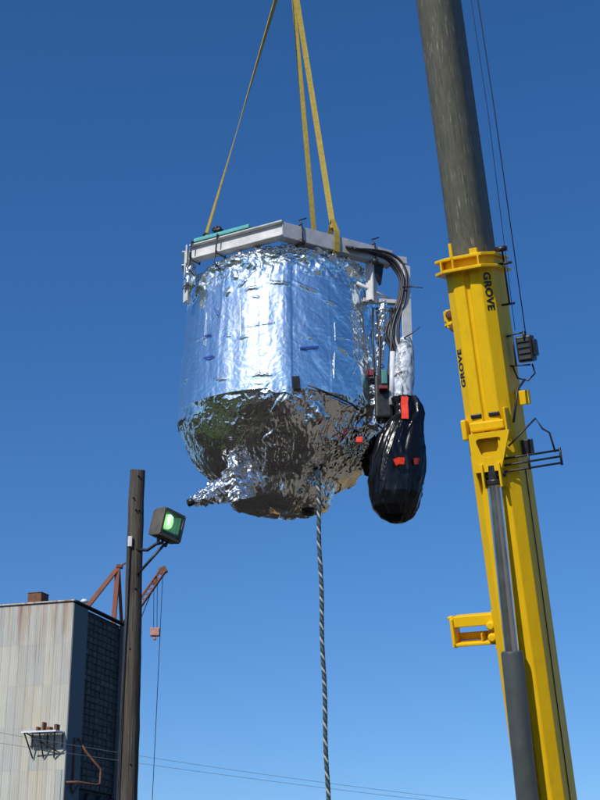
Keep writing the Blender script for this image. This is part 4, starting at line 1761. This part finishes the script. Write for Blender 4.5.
# outer cable post with its crossbar
pz = RB1 + d_ * 0.05
m = MB()
ptop = at(406.5, 268, pz.y)
pbot = at(403, 345, pz.y)
pbot.x = ptop.x
m.box((ptop + pbot) / 2 + Vector((0, 0, 0)), d_ * 0.006, FS * 0.045, Vector((0, 0, (ptop.z - pbot.z) / 2)))
m.box((ptop + pbot) / 2 - d_ * 0.045 + FS * 0.04, d_ * 0.04, FS * 0.005, Vector((0, 0, (ptop.z - pbot.z) / 2)))
m.build('cable_post', M_alu, ves, bevel=0.002)
m = MB()
ca = at(363, 300.5, pz.y - 0.05)
cb = at(402, 303, pz.y - 0.02)
m.bar(ca, cb, 0.05, 0.035)
m.bar(RB1 + Vector((0, 0, ZF - 0.07)) - d_ * 0.12, Vector((ptop.x, ptop.y, ZF - 0.07)), 0.03, 0.06)
m.build('crossbar', M_beamgrey, ves, bevel=0.003)
# instrument housing below the post, wrapped in clear plastic; coloured boxes beside it
EQ = pz.y - 0.05
m = MB()
crumpled_tube(m, [at(406, 338, EQ), at(405.5, 347, EQ), at(403, 362, EQ), at(402, 380, EQ), at(402.5, 405, EQ)], [0.035, 0.072, 0.095, 0.102, 0.096], 60, 0.010, 0.11, 5)
m.build('plastic_wrap', M_wrap, ves, True)
m = MB()
for u_, v0, v1, w_, yy in ((383, 378, 421, 0.07, 0.02),):
    p0, p1 = at(u_, v0, EQ + yy), at(u_, v1, EQ + yy)
    m.box((p0 + p1) / 2, (w_, 0, 0), (0, 0.08, 0), (0, 0, (p0.z - p1.z) / 2))
m.build('pump_box', M_darkplate, ves, bevel=0.02)
m = MB()
p0, p1 = at(384, 371, EQ - 0.03), at(384, 388, EQ - 0.03)
m.box((p0 + p1) / 2, (0.024, 0, 0), (0, 0.07, 0), (0, 0, (p0.z - p1.z) * 0.42))
m.build('valve_body', M_teal2, ves, bevel=0.008)
m = MB()
p0, p1 = at(371.5, 370, EQ - 0.05), at(371.5, 376, EQ - 0.05)
m.box((p0 + p1) / 2, (0.018, 0, 0), (0, 0.02, 0), (0, 0, (p0.z - p1.z) / 2))
m.build('red_fitting', M_redp, ves, bevel=0.004)
m = MB()
p0, p1 = at(383, 388.5, EQ - 0.05), at(383, 392, EQ - 0.05)
m.box((p0 + p1) / 2, (0.035, 0, 0), (0, 0.08, 0), (0, 0, (p0.z - p1.z) / 2))
m.build('red_fitting', M_redp, ves, bevel=0.004)
m = MB()
p0 = at(359.5, 440, VY - 0.55)
m.box(p0, (0.025, 0, 0), (0, 0.012, 0), (0, 0, 0.025))
m.build('red_tab', M_tape, ves, bevel=0.006)
# hoses and pipes along the right flank
m = MB()
for i, (u0, u1, r_) in enumerate(((377, 379, 0.012), (373, 376, 0.009), (391, 388, 0.016), (395, 394, 0.011))):
    m.tube([at(u0, 308, EQ - 0.01 * i), at((u0 + u1) / 2 + 2 * (-1) ** i, 345, EQ - 0.03), at(u1, 385, EQ - 0.02), at(u1 - 1, 425, EQ + 0.02)], r_, 8)
m.build('riser_pipe', M_darkmetal, ves, True)
m = MB()
crumpled_tube(m, [at(384, 300, EQ - 0.02), at(382, 325, EQ), at(379, 360, EQ + 0.03), at(377, 395, EQ + 0.03), at(373, 430, EQ + 0.05)], [0.02, 0.045, 0.04, 0.05, 0.06], 40, 0.028, 0.06, 6)
m.build('foil_strip', M_foil2, ves, True)
m = MB()
m.tube([at(392.5, 352, EQ - 0.06), at(391.5, 405, EQ - 0.06)], 0.022, 12)
m.build('white_pipe', M_white, ves, True)
m = MB()
m.tube([front_surface(308, 385, 0.03), front_surface(330, 394, 0.03), front_surface(352, 404, 0.03), at(368, 417, EQ + 0.0), at(384, 430, EQ)], 0.007, 8)
m.build('edge_cord', M_cable, ves, True)
m = MB()
blob(m, at(374, 452, VY - 0.1), (0.14, 0, 0.04), (0, 0.14, 0), (-0.05, 0, 0.24), 40, 26, 0.35, 0.09, 4)
m.build('dark_wrap', M_bag, ves, True)

# cable bundle over the right end of the frame
cbn = thing('cable_bundle', RB1 + Vector((0, 0, ZF)), 'bundle of black cables arching from the frame corner down the post', 'cables')
for i in range(5):
    j = i - 2
    e_ = 2.0 * j
    m = MB()
    y_ = pz.y - 0.06 - 0.012 * (i % 3)
    pth = [at(350 + 2 * j, 246.5 + 0.6 * i, y_ - 0.25), at(372 + e_ * 0.4, 251.5 - j * 0.7, y_ - 0.12), at(388 + e_ * 0.6, 257 - j * 1.6, y_ - 0.03), at(398 + e_ * 1.0, 266 - j * 1.6, y_), at(403.5 + e_ * 0.8, 279 - j, y_), at(401.5 + e_ * 0.9, 300, y_), at(395 + e_ * 1.2, 318, y_), at(392 + e_ * 1.6, 335, y_), at(396 + e_ * 1.1, 352, y_), at(393 + e_ * 0.7, 372, y_)]
    sm_ = []
    for q in range(len(pth) - 1):
        p0_, p1_, p2_, p3_ = pth[max(0, q - 1)], pth[q], pth[q + 1], pth[min(len(pth) - 1, q + 2)]
        for t_ in (0, 0.25, 0.5, 0.75):
            sm_.append(0.5 * ((2 * p1_) + (p2_ - p0_) * t_ + (2 * p0_ - 5 * p1_ + 4 * p2_ - p3_) * t_ * t_ + (3 * p1_ - p0_ - 3 * p2_ + p3_) * t_ ** 3))
    sm_.append(pth[-1])
    m.tube(sm_, 0.011 + 0.002 * (i % 2), 8)
    m.build('cable', M_cable if i != 3 else M_beamgrey, cbn, True)
m = MB()
m.tube([at(403, 287, pz.y - 0.1), at(413, 286.5, pz.y - 0.15), at(423, 288, pz.y - 0.2)], [0.008, 0.006, 0.003], 6)
m.tube([at(404, 338, pz.y - 0.1), at(411, 334, pz.y - 0.15), at(420, 327, pz.y - 0.2)], [0.007, 0.005, 0.003], 6)
m.build('cable_tie', M_cable, cbn, True)

# cords tied round the frame
def cord_loop(u_, v_, side, lab, parent=None):
    pass


def beam_loop(fr, left, tail):
    """cord round a frame beam at fraction fr"""
    if left:
        a_, b_ = hexv(0), hexv(-1)
    else:
        a_, b_ = hexv(0), RB1
    c_ = a_.lerp(b_, fr) + Vector((0, 0, ZF))
    dd__ = (b_ - a_).normalized()
    n_ = dd__.cross(Vector((0, 0, 1))).normalized()
    if n_.y > 0:
        n_ = -n_
    mm_ = MB()
    h_ = FH
    o_ = 0.062
    pth = [c_ + n_ * o_ + Vector((0, 0, 0.012)), c_ + n_ * o_ + dd__ * 0.012 + Vector((0, 0, -h_ - 0.012)), c_ - n_ * o_ + Vector((0, 0, -h_ - 0.012)), c_ - n_ * o_ + Vector((0, 0, 0.012)), c_ + n_ * (o_ + 0.001) + Vector((0, 0, 0.014))]
    mm_.tube(pth, 0.007, 6)
    if tail:
        mm_.tube([c_ + n_ * o_ + Vector((0, 0, 0.012)), c_ + Vector((0.01, 0, 0.07)), c_ + Vector((0.07, 0, 0.09))], 0.006, 6)
        blob(mm_, c_ + n_ * o_ + Vector((0, 0, -h_ - 0.02)), (0.035, 0, 0), (0, 0.03, 0), (0, 0, 0.03), 14, 10, 0.4, 0.03, 1)
    else:
        mm_.tube([c_ + n_ * o_ + Vector((0, 0, -h_)), c_ + n_ * (o_ + 0.01) + Vector((-0.02, 0, -h_ - 0.1)), c_ + n_ * o_ + Vector((0.03, 0, -h_ - 0.17))], 0.005, 6)
    return mm_


for fr, left, tail in ((0.62, True, False), (0.90, True, False), (0.16, False, True), (0.82, False, True)):
    beam_loop(fr, left, tail).build('tie_cord', M_cable, ves, True)

# teal foam on the left beam with a dark bundle on it
fa_, fb_ = hexv(0).lerp(hexv(-1), 0.30), hexv(0).lerp(hexv(-1), 0.88)
pad = MB()
d2 = (fb_ - fa_).normalized()
n2_ = d2.cross(Vector((0, 0, 1))).normalized()
mid_ = (fa_ + fb_) / 2 + Vector((0, 0, ZF + 0.022))
pad.box(mid_, d2 * 0.27, n2_ * 0.055, Vector((0, 0, 0.018)))
tag(pad.build('foam_pad', M_teal, None, bevel=0.008), 'flat teal foam pad lying on top of the left frame beam', 'foam pad')
m = MB()
kc = fa_.lerp(fb_, 0.62) + Vector((0, 0, ZF + 0.085))
blob(m, kc, (0.05, 0, 0), (0, 0.045, 0), (0, 0, 0.042), 28, 18, 0.6, 0.035, 8)
kn = m.build('cord_bundle', M_cable, None, True)
tag(kn, 'small knotted bundle of black cord resting on the teal foam pad', 'cord')

# ------------------------------------------------------------------ slings, hook and hoist
apex = Vector((at(291, -47, VY).x, VY, 10.2))


def ribbon(m, a, b, wid, th, tw0, tw1, n=60, sag=0.0):
    a, b = Vector(a), Vector(b)
    d_ = (b - a).normalized()
    x_ = d_.cross(Vector((0, 1, 0))).normalized()
    y_ = x_.cross(d_)
    vs, fs = [], []
    for i in range(n + 1):
        t_ = i / n
        an = tw0 + (tw1 - tw0) * t_
        c_ = a.lerp(b, t_)
        u_ = x_ * math.cos(an) + y_ * math.sin(an)
        w_ = d_.cross(u_)
        for p_, q in ((-1, -1), (1, -1), (1, 1), (-1, 1)):
            vs.append(c_ + u_ * wid / 2 * p_ + w_ * th / 2 * q)
    for i in range(n):
        for k_ in range(4):
            k2 = (k_ + 1) % 4
            fs.append((i * 4 + k_, i * 4 + k2, (i + 1) * 4 + k2, (i + 1) * 4 + k_))
    fs += [(3, 2, 1, 0), tuple(n * 4 + k_ for k_ in range(4))]
    return m.add(vs, fs)


def loop_band(m, c_, dd__, hh_, ow, wid=0.05):
    """webbing passing round a beam at c_ (top centre)"""
    n_ = dd__.cross(Vector((0, 0, 1))).normalized()
    if n_.y > 0:
        n_ = -n_
    pth = [(ow, 0.03), (ow + 0.004, -hh_ * 0.5), (ow, -hh_ - 0.012), (0, -hh_ - 0.03), (-ow, -hh_ - 0.012), (-ow - 0.004, -hh_ * 0.5), (-ow, 0.03), (0, 0.16)]
    vs, fs = [], []
    k_ = len(pth)
    for a_, b_ in pth:
        ln = math.hypot(a_, b_ + hh_ / 2) or 1
        o_ = n_ * (a_ / ln) * 0.006 + Vector((0, 0, (b_ + hh_ / 2) / ln * 0.006))
        p_ = c_ + n_ * a_ + Vector((0, 0, b_))
        for q in (p_ - dd__ * wid / 2, p_ + dd__ * wid / 2, p_ + dd__ * wid / 2 + o_, p_ - dd__ * wid / 2 + o_):
            vs.append(q)
    for i in range(k_):
        j = (i + 1) % k_
        for q in range(4):
            r__ = (q + 1) % 4
            fs.append((i * 4 + q, i * 4 + r__, j * 4 + r__, j * 4 + q))
    return m.add(vs, fs)


sl_l = hexv(0).lerp(hexv(-1), 0.80)
sl_r = hexv(0).lerp(RB1, 0.475)
sl_b = hexv(2).lerp(hexv(3), 0.56)
for (pp_, dd__, tw0, tw1, wd, lab) in (
        (sl_l, (hexv(-1) - hexv(0)).normalized(), 0.9, 2.3, 0.05, 'yellow webbing sling slanting down left to the beam with the teal foam'),
        (sl_r, (RB1 - hexv(0)).normalized(), 0.2, -0.35, 0.048, 'yellow webbing sling looped under the right front beam'),
        (sl_b, (hexv(3) - hexv(2)).normalized(), -0.5, 0.9, 0.045, 'yellow webbing sling passing behind the right front beam to the far side')):
    top = pp_ + Vector((0, 0, ZF))
    t0 = thing('lifting_sling', top, lab, 'sling', 'yellow lifting slings')
    m = MB()
    ribbon(m, top + Vector((0, 0.05 if pp_ is sl_l else 0, 0.09)), apex + (top - apex).normalized() * 0.02 + Vector((random.uniform(-0.02, 0.02), 0, 0)), wd, 0.006, tw0, tw1)
    m.build('strap', M_sling, t0)
    m = MB()
    if pp_ is sl_l:
        ring_ = [top + Vector((0, 0.05, 0.06)) + dd__ * 0.035 * math.cos(a * math.pi / 6) + Vector((0, 0, 0.055 * math.sin(a * math.pi / 6))) for a in range(13)]
        m.tube(ring_, 0.010, 8)
        m.build('shackle', M_darkmetal, t0, True)
    else:
        loop_band(m, top, dd__, FH, 0.056)
        m.build('loop', M_sling, t0)

hk = thing('crane_hook', apex, 'steel hook block above the slings', 'hook')
m = MB()
pth = []
for i in range(15):
    a = -math.pi * 0.5 + math.pi * 1.35 * i / 14 - math.pi * 0.55
    pth.append(apex + Vector((0.12 * math.cos(a), 0, 0.08 + 0.12 * math.sin(a))))
pth += [apex + Vector((0, 0, 0.32)), apex + Vector((0, 0, 0.5))]
m.tube(pth, 0.035, 10)
m.build('hook', M_darkmetal, hk, True)
m = MB()
m.box(apex + Vector((0, 0, 0.8)), (0.18, 0, 0), (0, 0.10, 0), (0, 0, 0.32))
m.build('block', M_yel, hk, bevel=0.03)
m = MB()
for a in (-0.12, 0.12):
    m.tube([apex + Vector((a, 0, 1.1)), Vector((tipz.x + a, tipz.y, tipz.z))], 0.01, 6)
m.build('hoist_rope', M_wire, hk, True)

# ------------------------------------------------------------------ black bin-liner bag
BGY = EQ - 0.08
bag_prof = [(398, 2, 398), (407, 9, 408), (409, 14, 415), (402.5, 19, 425), (399.5, 23.5, 440), (396.5, 27, 460), (395.5, 27.2, 478), (395, 26, 495), (394.5, 22.5, 508), (396, 16, 517), (397, 7, 522.5), (397, 0.6, 523.5)]
bag_prof = [(404, 11, 398), (407.5, 12, 405)] + bag_prof[2:]
P = []
for i in range(len(bag_prof) - 1):
    (u0, h0, v0), (u1, h1, v1) = bag_prof[i], bag_prof[i + 1]
    for j in range(14):
        t_ = j / 14
        # smooth interpolation
        P.append((u0 + (u1 - u0) * t_, h0 + (h1 - h0) * t_, v0 + (v1 - v0) * t_))
P.append(bag_prof[-1])
nb_ = 160
vs, fs = [], []
for i, (u_, h_, v_) in enumerate(P):
    c_ = at(u_, v_, BGY)
    px = (at(u_ + 1, v_, BGY) - c_).length
    for k_ in range(nb_):
        a = 2 * math.pi * k_ / nb_
        r_ = h_ * px
        q = Vector((math.cos(a), math.sin(a) * 0.85, 0))
        # drape: long folds gathered at the neck, fading to a smooth filled belly
        tt = (v_ - 398) / 125
        ax_ = a - math.pi * 1.5
        fx_, fy_ = np.float64(a * 0.22 + tt * 0.05), np.float64(tt)
        fold = 0.042 * (1 - smooth(0.25, 0.9, tt)) * float(folds(fx_, fy_, 0.12, 81, 0.15, 5))
        fold += 0.020 * float(folds(fx_, fy_, 0.15, 82, 0.15, 4.5)) * (1 - 0.6 * smooth(0.6, 0.95, tt)) + 0.012 * float(crease(fx_, fy_, 0.10, 0.15, 84, 0.15, 5)) + 0.006 * (1 - 0.5 * smooth(0.6, 0.95, tt)) * float(folds(fx_, fy_, 0.07, 83, -0.5, 1.5))
        vs.append(c_ + q * max(0.002, r_ + fold * min(1, r_ / 0.1)))
for i in range(len(P) - 1):
    for k_ in range(nb_):
        k2 = (k_ + 1) % nb_
        fs.append((i * nb_ + k_, i * nb_ + k2, (i + 1) * nb_ + k2, (i + 1) * nb_ + k_))
fs.append(tuple(range(nb_)))
bg = thing('plastic_bag', at(397, 523, BGY), 'black plastic bag with orange red tape hanging at the tank right side', 'bag')
MB().add(vs, fs).build('liner', M_bag, bg, True)


def tape(pts_, wid, th, name='tape'):
    mm_ = MB()
    vs_, fs_ = [], []
    k_ = len(pts_)
    for i, p_ in enumerate(pts_):
        d__ = (pts_[min(i + 1, k_ - 1)] - pts_[max(i - 1, 0)]).normalized()
        n_ = Vector((0, -1, -0.3)).normalized()
        x_ = d__.cross(n_).normalized()
        for q in (p_ - x_ * wid / 2, p_ + x_ * wid / 2, p_ + x_ * wid / 2 - n_ * th, p_ - x_ * wid / 2 - n_ * th):
            vs_.append(q)
    for i in range(k_ - 1):
        for q in range(4):
            r__ = (q + 1) % 4
            fs_.append((i * 4 + q, i * 4 + r__, (i + 1) * 4 + r__, (i + 1) * 4 + q))
    fs_ += [(3, 2, 1, 0), tuple((k_ - 1) * 4 + q for q in range(4))]
    mm_.add(vs_, fs_)
    return mm_.build(name, M_tape, bg)


yt = BGY - 0.125
tape([at(405, 396.5, yt + 0.01), at(404.2, 403, yt), at(405, 411, yt - 0.012), at(405, 418.5, yt - 0.02)], 0.056, 0.004)
y2 = BGY - 0.225
tape([at(394.5, 462.5, y2 + 0.0), at(399, 460.5, y2 - 0.012), at(404.5, 461, y2 - 0.01)], 0.052, 0.004)
y3 = BGY - 0.14
tape([at(414, 461.5, y3 - 0.02), at(417, 461, y3), at(419.8, 461.5, y3 + 0.03)], 0.05, 0.004)

# ------------------------------------------------------------------ tag line
r0 = eye + Vector((0, -0.01, 0))
r1 = at(323.5, 640, r0.y - 0.05)
r2 = at(329.5, 800, r0.y - 0.15)
dn = (r2 - r1)
r3 = r2 + dn * (r2.z / -dn.z)
tl_ = thing('tag_line', r3, 'striped twisted rope hanging from the bottom of the foil wrapped tank', 'rope')
m = MB()
m.tube([r0 + Vector((0.028 * math.cos(a * math.pi / 8), -0.01, 0.02 + 0.035 * math.sin(a * math.pi / 8))) for a in range(17)], 0.007, 8)
m.build('ring', M_darkmetal, tl_, True)
m = MB()
blob(m, r0 + Vector((0, -0.008, -0.035)), (0.026, 0, 0), (0, 0.026, 0), (0, 0, 0.04), 20, 14, 0.25, 0.03, 2)
m.build('knot', M_ropew, tl_, True)
for s_ in range(4):
    pth = []
    nst = 760
    for i in range(nst + 1):
        t_ = i / nst
        p_ = r0 * (1 - t_) + r3 * t_
        # slight bow through r1
        bow = math.sin(math.pi * t_)
        p_ = p_ + Vector((-0.012 * bow + 0.004 * math.sin(t_ * 40), 0, 0))
        a = 2 * math.pi * (s_ / 4 + t_ * 46 + 0.5 * N(Vector((t_ * 9, 0, 0))))
        pth.append(p_ + Vector((math.cos(a), math.sin(a), 0)) * 0.0085)
    m = MB()
    m.tube(pth, 0.0092, 6)
    m.build('strand', M_ropew if s_ == 0 else (M_roped if s_ != 2 else simple('rope_green_strand', (0.05, 0.10, 0.11), 0.8, 0, 0.4, 60, 0.4)), tl_, True)
